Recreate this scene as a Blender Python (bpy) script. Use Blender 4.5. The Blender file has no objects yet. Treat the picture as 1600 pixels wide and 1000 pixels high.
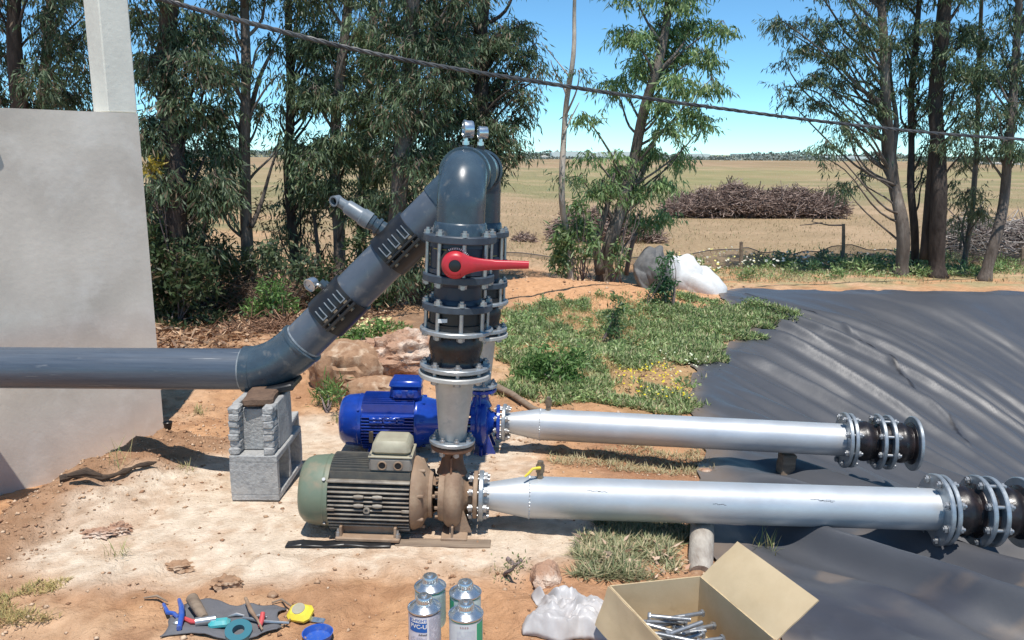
import bpy, math, random
import numpy as np
from mathutils import Vector, Matrix, Quaternion
random.seed(7); RNG = np.random.default_rng(11)
R = math.radians
scene = bpy.context.scene
col = scene.collection
# ---------------------------------------------------------------- camera
F_PX, PITCH, ROLL, CAM_H = 1280.0, R(11.5), R(-0.35), 1.45
cam_d = bpy.data.cameras.new('camera'); cam = bpy.data.objects.new('camera', cam_d); col.objects.link(cam)
cam_d.sensor_width = 36; cam_d.lens = 36 * F_PX / 1600; cam_d.clip_end = 6000; cam_d.clip_start = 0.05
cam.location = (0, 0, CAM_H)
cam.rotation_euler = (Matrix.Rotation(math.pi / 2 - PITCH, 3, 'X') @ Matrix.Rotation(-ROLL, 3, 'Z')).to_euler()
scene.camera = cam
# ---------------------------------------------------------------- light
SUN = Vector((0.04, -0.31, 0.947)).normalized()
w = bpy.data.worlds.new("World"); scene.world = w; w.use_nodes = True
nt = w.node_tree; bg = nt.nodes['Background']
sky = nt.nodes.new('ShaderNodeTexSky'); sky.sky_type = 'NISHITA'; sky.sun_disc = False
sky.sun_elevation = math.asin(SUN.z); sky.sun_rotation = math.atan2(SUN.x, SUN.y)
sky.air_density = 0.7; sky.dust_density = 0.0; sky.ozone_density = 7.0; sky.altitude = 1500
tint = nt.nodes.new('ShaderNodeMix'); tint.data_type = 'RGBA'; tint.blend_type = 'MULTIPLY'; tint.inputs[0].default_value = 1; tint.inputs[7].default_value = (.86, 1.14, 1.04, 1)   # white balance of the sky
nt.links.new(sky.outputs[0], tint.inputs[6]); nt.links.new(tint.outputs[2], bg.inputs[0]); bg.inputs[1].default_value = 0.14
sd = bpy.data.lights.new('sun', 'SUN'); sd.energy = 4.1; sd.angle = R(0.55); sd.color = (1.0, 0.95, 0.88)
so = bpy.data.objects.new('sun', sd); col.objects.link(so)
so.rotation_euler = SUN.to_track_quat('Z', 'Y').to_euler(); so.location = (0, 0, 12)
scene.view_settings.view_transform = 'Standard'; scene.view_settings.look = 'None'
scene.view_settings.exposure = 0.36; scene.view_settings.gamma = 1
scene.cycles.max_bounces = 6; scene.cycles.transparent_max_bounces = 12
# ---------------------------------------------------------------- ground height
_perm = np.random.default_rng(3).random((256, 256))
def vnoise(x, y, f=1.0, o=0):
    x = np.asarray(x, float) * f + 37.3 * o + 1000; y = np.asarray(y, float) * f + 91.7 * o + 1000
    xi = np.floor(x).astype(int); yi = np.floor(y).astype(int); u = x - xi; v = y - yi
    u = u * u * (3 - 2 * u); v = v * v * (3 - 2 * v)
    g = lambda a, b: _perm[a & 255, b & 255]
    return (g(xi, yi) * (1 - u) + g(xi + 1, yi) * u) * (1 - v) + (g(xi, yi + 1) * (1 - u) + g(xi + 1, yi + 1) * u) * v
def fbm(x, y, f=1.0, n=4, o=0):
    s = 0; a = 0.5; t = 0
    for k in range(n): s = s + a * vnoise(x, y, f * 2 ** k, o + k); t += a; a *= .5
    return s / t
def sst(a, b, x):
    t = np.clip((np.asarray(x, float) - a) / (b - a), 0, 1); return t * t * (3 - 2 * t)
# pond edge: x of the left rim as a function of y, and far rim
_ry = [0.5, 1.6, 2.2, 3.0, 4.0, 5.2, 6.2, 7.0, 7.8, 8.8, 9.4, 9.9]
_rx = [0.95, 0.92, 0.86, 0.72, 1.00, 1.18, 1.45, 1.95, 2.25, 2.3, 2.45, 2.9]
def rim_x(y): return np.interp(y, _ry, _rx)
FAR_Y = 9.75
def basin(x, y):
    dx = np.asarray(x, float) - (rim_x(y) + 0.15)
    a = np.clip(dx / 4.0, 0, 1) ** 1.15
    far = np.clip((FAR_Y - 0.25 - y) / 2.6, 0, 1); far = far * (1.6 - .6 * far)
    near = sst(1.9, 5.6, y) * .9 + .1
    return -1.45 * np.minimum(a, 1) * far * near * (dx > 0)
def seg_dist(x, y, a, b):
    ax, ay = a; bx, by = b; dx, dy = bx - ax, by - ay; L = dx * dx + dy * dy
    t = np.clip(((x - ax) * dx + (y - ay) * dy) / L, 0, 1)
    px, py = ax + t * dx, ay + t * dy
    s = ((x - ax) * dy - (y - ay) * dx) / math.sqrt(L)
    return np.hypot(x - px, y - py), s
def ridge_x(y): return np.interp(y, [1.0, 2.2, 2.94, 3.25, 3.95, 4.5], [-2.5, -2.12, -1.97, -1.90, -1.75, -1.7])
def g(x, y):
    x = np.asarray(x, float); y = np.asarray(y, float)
    z = -0.10 * sst(3.05, 4.5, y)
    z = z - 0.06 * sst(0.1, 0.9, x) * sst(2.45, 2.9, y)
    z = z + basin(x, y)
    # soil ridge at the foot of the wall, lower behind it
    cx = ridge_x(y); e = x - cx; lump = fbm(x, y, 5.5, 3, 44)
    rw = sst(1.6, 2.4, y) * (1 - sst(3.9, 4.3, y))
    z = z + rw * (0.05 + .07 * sst(3.0, 3.4, y)) * np.exp(-(e / np.where(e > 0, .30, .13)) ** 2) * (.6 + .9 * lump)
    z = z - 0.16 * sst(0.06, 0.30, -e) * sst(1.9, 2.6, y) * (1 - sst(4.0, 4.6, y))
    z = z + .035 * (lump - .5) * np.exp(-(e / .35) ** 2)
    # dirt bank behind the grass, hump where the boulders sit, small bank under the trees
    z = z + 0.20 * np.exp(-(((x - 0.75) / 1.5) ** 2 + ((y - 9.0) / 0.75) ** 2))
    z = z + 0.10 * np.exp(-(((x + 0.95) / 0.6) ** 2 + ((y - 5.6) / 0.5) ** 2))
    z = z + 0.05 * np.exp(-(((x - 0.6) / 1.0) ** 2 + ((y - 6.0) / 0.7) ** 2))
    near = 1 - sst(10, 16, y)
    rough = 0.25 + 0.75 * sst(0.40, 0.62, fbm(x, y, 1.1, 2, 9))
    slabm = (sst(-1.75, -1.5, x) * (1 - sst(-0.1, 0.25, x)) * sst(2.7, 2.85, y) * (1 - sst(4.4, 4.8, y)))
    near = near * (1 - .9 * sst(.0, .35, x - rim_x(y)) * (1 - sst(9.5, 9.9, y)))
    z = z + near * (1 - 0.8 * slabm) * ((fbm(x, y, 3.0, 3, 1) - .5) * 0.05 + rough * (fbm(x, y, 13, 4, 5) - .5) * 0.046)
    z = z + sst(12, 60, y) * (fbm(x, y, 0.12, 3, 2) - .5) * 0.25
    return z
def gz(x, y): return float(g(np.array([x]), np.array([y]))[0])
# ---------------------------------------------------------------- photo ray -> world helpers (real positions are worked out once)
_RM = Matrix.Rotation(math.pi / 2 - PITCH, 3, 'X') @ Matrix.Rotation(-ROLL, 3, 'Z')
def ray(u, v): return _RM @ Vector(((u - 800) / F_PX, (500 - v) / F_PX, -1))
def at(u, v, Y):
    d = ray(u, v); return Vector((0, 0, CAM_H)) + d * (Y / d.y)
def on(u, v, dz=0.0):
    d = ray(u, v); o = Vector((0, 0, CAM_H)); t = 1.2; step = .02
    while t < 400:
        p = o + d * t
        if p.z < gz(p.x, p.y) + dz: break
        t += step * max(1, t / 4)
    return Vector((p.x, p.y, gz(p.x, p.y) + dz))
def dep(Y, z): return Y * math.cos(PITCH) + (CAM_H - z) * math.sin(PITCH)
# ---------------------------------------------------------------- mesh helpers
class MB:
    def __init__(s): s.v = []; s.f = []
    def add(s, vs, fs):
        n = len(s.v); s.v.extend([tuple(p) for p in vs]); s.f.extend([tuple(i + n for i in f) for f in fs]); return s
    def box(s, c, size, rot=None, bev=0.0, taper=1.0):
        hx, hy, hz = [a / 2 for a in size]; b = min(bev, hx * .9, hy * .9, hz * .9); vs = []; fs = []
        M = rot if rot is not None else Matrix.Identity(3)
        c = Vector(c)
        if b <= 0:
            P = [(-hx, -hy, -hz), (hx, -hy, -hz), (hx, hy, -hz), (-hx, hy, -hz), (-hx, -hy, hz), (hx, -hy, hz), (hx, hy, hz), (-hx, hy, hz)]
            P = [(p[0] * (taper if p[2] > 0 else 1), p[1] * (taper if p[2] > 0 else 1), p[2]) for p in P]
            fs = [(0, 3, 2, 1), (4, 5, 6, 7), (0, 1, 5, 4), (1, 2, 6, 5), (2, 3, 7, 6), (3, 0, 4, 7)]
            return s.add([c + M @ Vector(p) for p in P], fs)
        rings = []
        for z, ins in ((-hz, b), (-hz + b, 0), (hz - b, 0), (hz, b)):
            k = taper if z > 0 else 1; ring = []
            for sx, sy in ((-1, -1), (1, -1), (1, 1), (-1, 1)):
                X = (hx - ins) * k; Y = (hy - ins) * k; e = b if ins == 0 else 0.35 * b
                A = (sx * (X - e), sy * Y); B = (sx * X, sy * (Y - e))
                pr = (A, B) if sx * sy < 0 else (B, A)
                # order counter-clockwise
                ring += [(*q, z) for q in pr]
            ring.sort(key=lambda q: math.atan2(q[1] * hx / hy, q[0])); rings.append(ring)
        for r in rings: vs += [c + M @ Vector(q) for q in r]
        for k in range(3):
            for i in range(8):
                j = (i + 1) % 8; fs.append((k * 8 + i, k * 8 + j, k * 8 + 8 + j, k * 8 + 8 + i))
        fs.append(tuple(range(7, -1, -1))); fs.append(tuple(range(24, 32)))
        return s.add(vs, fs)
    def lathe(s, prof, o=(0, 0, 0), ax=(0, 0, 1), seg=32, a0=0, a1=2 * math.pi, ref=None):
        ax = Vector(ax).normalized(); o = Vector(o)
        u = (Vector(ref) if ref else (Vector((1, 0, 0)) if abs(ax.x) < .9 else Vector((0, 0, 1)))); u = (u - ax * u.dot(ax)).normalized(); w_ = ax.cross(u)
        full = abs(a1 - a0 - 2 * math.pi) < 1e-6; n = seg if full else seg + 1
        vs = []; fs = []; rows = []
        for (t, r) in prof:
            if r < 1e-6: rows.append([len(vs)]); vs.append(o + ax * t)
            else:
                row = []
                for i in range(n):
                    a = a0 + (a1 - a0) * i / seg; row.append(len(vs)); vs.append(o + ax * t + (u * math.cos(a) + w_ * math.sin(a)) * r)
                rows.append(row)
        for A, B in zip(rows, rows[1:]):
            m = seg
            for i in range(m):
                j = (i + 1) % n
                if len(A) == 1 and len(B) == 1: continue
                if len(A) == 1: fs.append((A[0], B[j], B[i]))
                elif len(B) == 1: fs.append((A[i], A[j], B[0]))
                else: fs.append((A[i], A[j], B[j], B[i]))
        return s.add(vs, fs)
    def cyl(s, a, b, r, r2=None, seg=20):
        a = Vector(a); b = Vector(b); L = (b - a).length; r2 = r if r2 is None else r2
        return s.lathe([(0, 0), (0, r), (L, r2), (L, 0)], a, b - a, seg)
    def tube(s, pts, rad, seg=10, cap=True, ref=None):
        pts = [Vector(p) for p in pts]; n = len(pts)
        if not hasattr(rad, '__len__'): rad = [rad] * n
        vs = []; fs = []; u = None
        for i, p in enumerate(pts):
            t = (pts[min(i + 1, n - 1)] - pts[max(i - 1, 0)]).normalized()
            if u is None:
                u = Vector((1, 0, 0)) if abs(t.x) < .8 else Vector((0, 0, 1))
            u = (u - t * u.dot(t)).normalized(); w_ = t.cross(u)
            for k in range(seg):
                a = 2 * math.pi * k / seg; vs.append(p + (u * math.cos(a) + w_ * math.sin(a)) * rad[i])
        for i in range(n - 1):
            for k in range(seg):
                j = (k + 1) % seg; fs.append((i * seg + k, i * seg + j, (i + 1) * seg + j, (i + 1) * seg + k))
        if cap:
            fs.append(tuple(range(seg - 1, -1, -1))); fs.append(tuple(range((n - 1) * seg, n * seg)))
        return s.add(vs, fs)
    def prism(s, outline, o, ux, uy, th):
        o = Vector(o); ux = Vector(ux); uy = Vector(uy); nn = ux.cross(uy).normalized() * th; n = len(outline)
        a = [o + ux * x + uy * y for x, y in outline]; vs = a + [p + nn for p in a]
        fs = [tuple(range(n - 1, -1, -1)), tuple(range(n, 2 * n))] + [(i, (i + 1) % n, n + (i + 1) % n, n + i) for i in range(n)]
        return s.add(vs, fs)
    def build(s, name, mat, parent=None, smooth=True, ang=38):
        me = bpy.data.meshes.new(name); me.from_pydata(s.v, [], s.f); me.update()
        if mat: me.materials.append(mat)
        if smooth:
            me.shade_smooth(); me.set_sharp_from_angle(angle=R(ang))
        ob = bpy.data.objects.new(name, me); col.objects.link(ob)
        if parent: ob.parent = parent
        return ob
def np_mesh(name, V, Fq, mat, parent=None, fcol=None, vcol=None, smooth=False):
    V = np.asarray(V, np.float32); Fq = np.asarray(Fq, np.int32); k = Fq.shape[1]
    me = bpy.data.meshes.new(name); me.vertices.add(len(V)); me.vertices.foreach_set('co', V.ravel())
    me.loops.add(Fq.size); me.loops.foreach_set('vertex_index', Fq.ravel())
    me.polygons.add(len(Fq)); me.polygons.foreach_set('loop_start', np.arange(len(Fq), dtype=np.int32) * k)
    me.update(calc_edges=True); me.validate()
    for arr, dom in ((fcol, 'FACE'), (vcol, 'POINT')):
        if arr is not None:
            at_ = me.attributes.new('Col', 'FLOAT_COLOR', dom)
            c4 = np.ones((len(arr), 4), np.float32); c4[:, :3] = arr; at_.data.foreach_set('color', c4.ravel())
    if mat: me.materials.append(mat)
    if smooth: me.shade_smooth()
    ob = bpy.data.objects.new(name, me); col.objects.link(ob)
    if parent: ob.parent = parent
    return ob
def tag(o, label=None, cat=None, group=None, kind=None):
    if label: o['label'] = label
    if cat: o['category'] = cat
    if group: o['group'] = group
    if kind: o['kind'] = kind
    return o
def empty(name, loc, label, cat, group=None, rot=(0, 0, 0)):
    o = bpy.data.objects.new(name, None); col.objects.link(o); o.location = loc; o.rotation_euler = rot; o.empty_display_size = .1
    return tag(o, label, cat, group)
# ---------------------------------------------------------------- materials
def mat(name, c, rough=.6, metal=0.0, c2=None, scale=8, detail=5, bump=0.0, bscale=40, spec=.5, lo=.35, hi=.65, stretch=(1, 1, 1), c3=None, c3s=3, c3lo=.55, c3hi=.7, coat=0, rvar=0.0, attr=False, trans=0.0):
    m = bpy.data.materials.new(name); m.use_nodes = True; N = m.node_tree.nodes; L = m.node_tree.links
    b = N['Principled BSDF']; b.inputs['Roughness'].default_value = rough; b.inputs['Metallic'].default_value = metal
    b.inputs['Specular IOR Level'].default_value = spec; b.inputs['Coat Weight'].default_value = coat
    tc = N.new('ShaderNodeTexCoord'); mp = N.new('ShaderNodeMapping'); mp.inputs['Scale'].default_value = stretch; L.new(tc.outputs['Object'], mp.inputs['Vector'])
    def noise(sc, dt=detail):
        n = N.new('ShaderNodeTexNoise'); n.inputs['Scale'].default_value = sc; n.inputs['Detail'].default_value = dt; n.inputs['Roughness'].default_value = .62; L.new(mp.outputs[0], n.inputs['Vector']); return n
    def mr(src, a, b_, c_=0, d_=1):
        n = N.new('ShaderNodeMapRange'); n.inputs[1].default_value = a; n.inputs[2].default_value = b_; n.inputs[3].default_value = c_; n.inputs[4].default_value = d_; L.new(src, n.inputs[0]); return n.outputs[0]
    def mix(fac, A, B, mode='MIX'):
        n = N.new('ShaderNodeMix'); n.data_type = 'RGBA'; n.blend_type = mode
        (L.new(fac, n.inputs[0]) if hasattr(fac, 'links') else setattr(n.inputs[0], 'default_value', fac))
        for k, q in ((6, A), (7, B)):
            (L.new(q, n.inputs[k]) if hasattr(q, 'links') else setattr(n.inputs[k], 'default_value', (*q, 1)))
        return n.outputs[2]
    out = None
    if attr:
        a = N.new('ShaderNodeAttribute'); a.attribute_name = 'Col'; out = a.outputs['Color']
        if c2 is not None:
            f = mr(noise(scale).outputs[0], lo, hi); v1 = mix(f, c, c2); out = mix(1.0, out, v1, 'MULTIPLY')
    elif c2 is not None:
        nn = noise(scale); out = mix(mr(nn.outputs[0], lo, hi), c, c2)
    if c3 is not None:
        nn = noise(c3s); out = mix(mr(nn.outputs[0], c3lo, c3hi), out if out is not None else c, c3)
    if out is not None: L.new(out, b.inputs['Base Color'])
    else: b.inputs['Base Color'].default_value = (*c, 1)
    if rvar:
        nn = noise(scale * 1.7); L.new(mr(nn.outputs[0], .3, .7, rough - rvar, rough + rvar), b.inputs['Roughness'])
    if bump:
        nb = noise(bscale, 6); bp = N.new('ShaderNodeBump'); bp.inputs['Strength'].default_value = 1; bp.inputs['Distance'].default_value = bump
        L.new(nb.outputs[0], bp.inputs['Height']); L.new(bp.outputs[0], b.inputs['Normal'])
    if trans:
        t = N.new('ShaderNodeBsdfTranslucent'); ms = N.new('ShaderNodeMixShader'); ms.inputs[0].default_value = trans
        if out is not None: L.new(out, t.inputs[0])
        else: t.inputs[0].default_value = (*c, 1)
        o = N['Material Output']; L.new(b.outputs[0], ms.inputs[1]); L.new(t.outputs[0], ms.inputs[2]); L.new(ms.outputs[0], o.inputs[0])
    return m
M = dict(
 ground=mat('soil', (1, 1, 1), .95, attr=True, c2=(.74, .70, .66), scale=14, detail=10, lo=.32, hi=.68, bump=.018, bscale=60, spec=.15),
 galv=mat('galvanised_steel', (.58, .61, .63), .46, .5, c2=(.47, .50, .53), scale=4, rvar=.05, c3=(.62, .61, .58), c3s=2.0, c3lo=.5, c3hi=.8, bump=.0015, bscale=5),
 galvf=mat('galvanised_flange', (.44, .47, .49), .40, .6, c2=(.32, .35, .37), scale=30, rvar=.1),
 glue=mat('dried_glue_smear', (.30, .33, .35), .45, c2=(.12, .15, .18), scale=30),
 zinc=mat('zinc_bolt', (.44, .45, .46), .36, .75, c2=(.36, .37, .38), scale=60),
 galvcone=mat('painted_cone', (.55, .54, .51), .5, .3, c2=(.40, .40, .38), scale=12, rvar=.1, c3=(.33, .36, .37), c3s=20, c3lo=.6, c3hi=.75),
 pvc=mat('grey_pvc', (.095, .115, .145), .36, c2=(.065, .082, .108), scale=6, rvar=.1, c3=(.22, .215, .205), c3s=16, c3lo=.56, c3hi=.80, bump=.0006, bscale=50),
 pvcrun=mat('scuffed_grey_pvc', (.085, .108, .142), .34, c2=(.062, .08, .108), scale=3, rvar=.1, c3=(.30, .31, .32), c3s=3, c3lo=.64, c3hi=.72, stretch=(1.2, 26, 26)),
 pvcfit=mat('grey_blue_pvc_fitting', (.058, .088, .115), .28, c2=(.036, .055, .075), scale=7, rvar=.1, c3=(.17, .17, .165), c3s=26, c3lo=.58, c3hi=.78),
 pvclight=mat('light_grey_pvc', (.20, .235, .27), .4, c2=(.15, .18, .21), scale=20),
 pvcflange=mat('dark_pvc_flange', (.060, .080, .105), .5, c2=(.035, .047, .065), scale=15, rvar=.1),
 darkvalve=mat('navy_valve_body', (.018, .028, .055), .42, c2=(.03, .036, .05), scale=20),
 blackpl=mat('black_plastic', (.014, .015, .018), .38, c2=(.05, .045, .038), scale=12, rvar=.1, lo=.5, hi=.85),
 rubber=mat('black_rubber', (.014, .012, .013), .33, c2=(.045, .028, .026), scale=18, lo=.45, hi=.8, rvar=.12, bump=.0012, bscale=60),
 red=mat('red_plastic', (.55, .025, .04), .38, c2=(.45, .03, .04), scale=25),
 blue=mat('blue_enamel', (.010, .055, .38), .22, c2=(.008, .035, .24), scale=9, coat=.4, rvar=.05, c3=(.03, .055, .3), c3s=25, c3lo=.62, c3hi=.8),
 green=mat('faded_green_paint', (.17, .21, .15), .45, c2=(.13, .17, .12), scale=8, c3=(.30, .23, .155), c3s=9, c3lo=.52, c3hi=.78, rvar=.1),
 rust=mat('rusty_brown_iron', (.36, .255, .17), .75, c2=(.20, .12, .075), scale=14, c3=(.42, .32, .23), c3s=7, c3lo=.5, c3hi=.75, bump=.002, bscale=70),
 rustred=mat('red_rust', (.21, .095, .05), .8, c2=(.12, .06, .035), scale=20, bump=.001, bscale=70),
 fins=mat('dirty_grey_fins', (.36, .325, .27), .6, .15, c2=(.13, .115, .10), scale=18, c3=(.36, .27, .18), c3s=9, c3lo=.5, c3hi=.8, rvar=.1),
 finblack=mat('black_top_fins', (.085, .085, .082), .5, .1, c2=(.15, .135, .11), scale=20),
 boxtan=mat('cream_terminal_box', (.38, .355, .26), .55, c2=(.30, .27, .2), scale=15, c3=(.22, .18, .13), c3s=12, c3lo=.6, c3hi=.8),
 boxgrey=mat('grey_terminal_base', (.27, .25, .22), .55, c2=(.2, .175, .15), scale=15),
 dark=mat('dark_hollow', (.008, .008, .009), .8),
 block=mat('concrete_block', (.42, .42, .41), .95, c2=(.30, .30, .30), scale=55, detail=3, bump=.006, bscale=90, spec=.2, c3=(.50, .48, .45), c3s=9, c3lo=.5, c3hi=.8),
 wall=mat('cement_render', (.71, .64, .555), .92, c2=(.53, .475, .41), scale=2.2, detail=7, c3=(.74, .69, .62), c3s=4, c3lo=.5, c3hi=.75, bump=.003, bscale=9, spec=.15),
 cream=mat('cream_plaster', (.78, .75, .66), .9, c2=(.69, .66, .58), scale=5, bump=.002, bscale=30, spec=.15),
 rock=mat('limestone_rock', (.50, .32, .22), .95, c2=(.34, .18, .115), scale=5, detail=8, c3=(.70, .56, .45), c3s=6, c3lo=.48, c3hi=.60, bump=.05, bscale=14, spec=.15),
 clod=mat('soil_clod', (.40, .25, .155), .95, c2=(.26, .155, .095), scale=18, c3=(.56, .43, .31), c3s=12, c3lo=.52, c3hi=.7, bump=.006, bscale=40, spec=.1),
 brick=mat('brown_brick', (.20, .13, .09), .95, c2=(.12, .08, .06), scale=20, bump=.005, bscale=50, spec=.15),
 bark=mat('eucalyptus_bark', (.19, .155, .13), .9, c2=(.09, .072, .06), scale=5, stretch=(4, 4, 1), bump=.02, bscale=8, c3=(.31, .265, .225), c3s=2.5, c3lo=.5, c3hi=.7, spec=.15),
 barkpale=mat('pale_smooth_bark', (.50, .44, .37), .85, c2=(.34, .28, .23), scale=6, stretch=(3, 3, 1), spec=.2, bump=.008, bscale=8),
 barkdark=mat('dark_bark', (.10, .078, .066), .95, c2=(.055, .043, .038), scale=5, stretch=(4, 4, 1), bump=.02, bscale=8, spec=.1),
 twig=mat('dead_twigs', (.24, .19, .18), .95, c2=(.13, .10, .095), scale=3, spec=.1),
 leaf=mat('eucalyptus_leaf', (1, 1, 1), .5, attr=True, spec=.45, trans=.38),
 grass=mat('grass_blade', (1, 1, 1), .65, attr=True, spec=.25, trans=.25),
 litter=mat('dry_litter', (1, 1, 1), .8, attr=True, spec=.2),
 wood=mat('weathered_wood', (.30, .23, .17), .9, c2=(.18, .135, .10), scale=6, stretch=(1, 6, 6), bump=.003, bscale=30, spec=.15),
 darkwood=mat('dark_wood', (.055, .042, .035), .9, c2=(.10, .07, .05), scale=9, stretch=(1, 5, 5), bump=.004, bscale=30, spec=.15),
 logm=mat('pale_log', (.46, .42, .36), .9, c2=(.30, .26, .22), scale=12, stretch=(3, 1, 3), bump=.003, bscale=40, c3=(.22, .17, .13), c3s=8, c3lo=.6, c3hi=.75),
 sack=mat('white_woven_sack', (.68, .68, .67), .85, c2=(.58, .58, .56), scale=14, bump=.002, bscale=60),
 darksack=mat('dark_grey_sack', (.10, .10, .10), .7, c2=(.16, .155, .15), scale=15, bump=.004, bscale=30),
 bagm=mat('cloudy_plastic_bag', (.72, .70, .69), .38, c2=(.60, .57, .56), scale=14, trans=.3, spec=.4),
 card=mat('cardboard', (.55, .44, .285), .85, c2=(.47, .365, .225), scale=5, detail=8, spec=.2, c3=(.36, .27, .165), c3s=11, c3lo=.64, c3hi=.78, bump=.0012, bscale=18),
 cardedge=mat('cardboard_edge', (.56, .45, .27), .9, c2=(.45, .33, .2), scale=90),
 tin=mat('tinplate', (.72, .75, .76), .25, .9, c2=(.55, .58, .6), scale=25, rvar=.08),
 labwhite=mat('white_label_paper', (.68, .67, .71), .5, c2=(.60, .59, .66), scale=80),
 labblue=mat('blue_label_ink', (.01, .12, .42), .45),
 labgreen=mat('green_label_ink', (.03, .36, .19), .45),
 labmint=mat('mint_label_paper', (.50, .66, .62), .45, c2=(.56, .68, .66), scale=30),
 labpale=mat('pale_label_paper', (.66, .72, .74), .45, c2=(.58, .64, .66), scale=60),
 ink=mat('grey_ink', (.06, .06, .07), .5), inklight=mat('faint_ink', (.33, .32, .38), .5), inkred=mat('dull_red_ink', (.38, .2, .2), .5),
 white=mat('white_paint', (.75, .75, .74), .5), yellow=mat('yellow_plastic', (.78, .62, .06), .4, c2=(.5, .42, .15), scale=40, lo=.55, hi=.8), yellowline=mat('yellow_line', (.55, .42, .08), .5),
 bluepl=mat('blue_plastic', (.03, .10, .42), .4, c2=(.16, .2, .34), scale=60, lo=.5, hi=.8), cyan=mat('teal_plastic', (.06, .38, .40), .4, c2=(.2, .35, .33), scale=60, lo=.5, hi=.8), pinkred=mat('red_grip', (.55, .08, .08), .4),
 cloth=mat('dark_grey_canvas', (.12, .12, .13), .85, c2=(.14, .14, .15), scale=12, bump=.003, bscale=80),
 cable=mat('cable_sheath', (.045, .045, .05), .5, c2=(.11, .11, .11), scale=3),
 glass=mat('gauge_glass', (.62, .60, .58), .12, c2=(.4, .38, .37), scale=25, coat=.5),
 brass=mat('dull_brass', (.32, .25, .17), .45, .5, c2=(.2, .16, .12), scale=40),
 brush=mat('dead_brushwood', (1, 1, 1), .95, attr=True, spec=.1),
 ghouse=mat('greenhouse_film', (.62, .68, .68), .5), farhouse=mat('far_house_wall', (.66, .63, .58), .8),
 farveg=mat('far_vegetation', (.085, .105, .075), 1, c2=(.14, .14, .10), scale=.06, spec=.05),
)
# ================================================================ GROUND
def spaced(a, b, step, out_lo, out_hi, gr=1.09):
    c = list(np.arange(a, b + step / 2, step)); s = step; lo = []; x = a
    while x > out_lo: s *= gr; x -= s; lo.append(x)
    s = step; hi = []; x = b
    while x < out_hi: s *= gr; x += s; hi.append(x)
    return np.array(lo[::-1] + c + hi)
gx = spaced(-3.0, 3.2, .018, -2500, 2500); gy = np.concatenate([spaced(1.2, 5.2, .014, -2, 5.2)[:-1], spaced(5.2, 10.6, .025, 5.2, 2600, 1.045)[1:]])
gy = np.unique(np.round(gy, 5)); gy = gy[np.concatenate([[True], np.diff(gy) > .004])]
GX, GY = np.meshgrid(gx, gy)
gxr, gyr = GX.ravel(), GY.ravel(); GZ = g(gxr, gyr)
nx, ny = len(gx), len(gy)
idx = np.arange(nx * ny).reshape(ny, nx)
quads = np.stack([idx[:-1, :-1], idx[:-1, 1:], idx[1:, 1:], idx[1:, :-1]], -1).reshape(-1, 4)
def lerp(a, b, t): return a + (np.array(b) - a) * t[:, None]
n1 = fbm(gxr, gyr, 1.3, 4, 20); n2 = fbm(gxr, gyr, 6, 4, 30); n3 = fbm(gxr, gyr, 0.5, 3, 40); n4 = fbm(gxr, gyr, 25, 3, 50)
C = np.tile(np.array([.61, .355, .195]), (len(gxr), 1))
C = lerp(C, (.65, .43, .27), sst(.42, .62, n1) * .9)
C = lerp(C, (.43, .235, .13), sst(.50, .66, n2) * .7)
# darker turned soil beside the wall
d = np.abs(gxr - ridge_x(gyr)) + 9 * (gyr < 1.2) + 9 * sst(4.2, 4.8, gyr)
C = lerp(C, (.40, .24, .145), (1 - sst(.16, .48, d + (n2 - .5) * .35)) * .9)
# cement floor under the pumps, dusty, with an irregular edge
def slab_mask(x, y):
    e = (fbm(x, y, 2.2, 4, 60) - .5) * .75 + (fbm(x, y, 9, 3, 61) - .5) * .25
    dx = np.maximum(np.maximum(-1.62 - x + .45 * sst(3.0, 4.4, y), x - 0.05 - .35 * (1 - sst(3.0, 3.6, y))), 0)
    dy = np.maximum(np.maximum(2.72 - y + .12 * sst(-.4, .4, x), y - 4.55), 0)
    return 1 - sst(-.02, .22, np.hypot(dx, dy) + e * .45 - .02)
sm = slab_mask(gxr, gyr)
C = lerp(C, np.array((.78, .655, .515)), sm * (.62 + .38 * sst(.36, .56, n2 * .5 + n4 * .5)) * .97)
# red soil between the suction pipes
C = lerp(C, (.40, .20, .11), sst(.15, .5, gxr) * (1 - sst(1.2, 1.7, gxr)) * sst(2.9, 3.2, gyr) * (1 - sst(4.9, 5.2, gyr)) * sst(.35, .6, n1) * .75)
C = lerp(C, (.49, .27, .155), sst(-.3, .2, gxr) * (1 - sst(2.55, 2.9, gyr)) * .6)
# orange dirt bank
bk = np.exp(-(((gxr - 0.75) / 1.7) ** 2 + ((gyr - 9.0) / 0.9) ** 2))
C = lerp(C, (.66, .38, .21), sst(.25, .6, bk) * .9)
# green tinted soil below weeds
wk = np.exp(-(((gxr - 0.75) / 1.1) ** 2 + ((gyr - 6.3) / 1.5) ** 2)); C = lerp(C, (.27, .26, .11), sst(.3, .7, wk + (n2 - .5) * .6) * .35)
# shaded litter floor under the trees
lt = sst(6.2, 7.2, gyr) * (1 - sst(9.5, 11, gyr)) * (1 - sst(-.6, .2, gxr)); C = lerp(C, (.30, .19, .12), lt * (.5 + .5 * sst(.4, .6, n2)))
# strip beyond the pond
st = sst(9.9, 10.3, gyr) * (1 - sst(11.2, 12.2, gyr)) * sst(1.8, 2.6, gxr); C = lerp(C, (.44, .36, .20), st * sst(.35, .6, n2))
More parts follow.
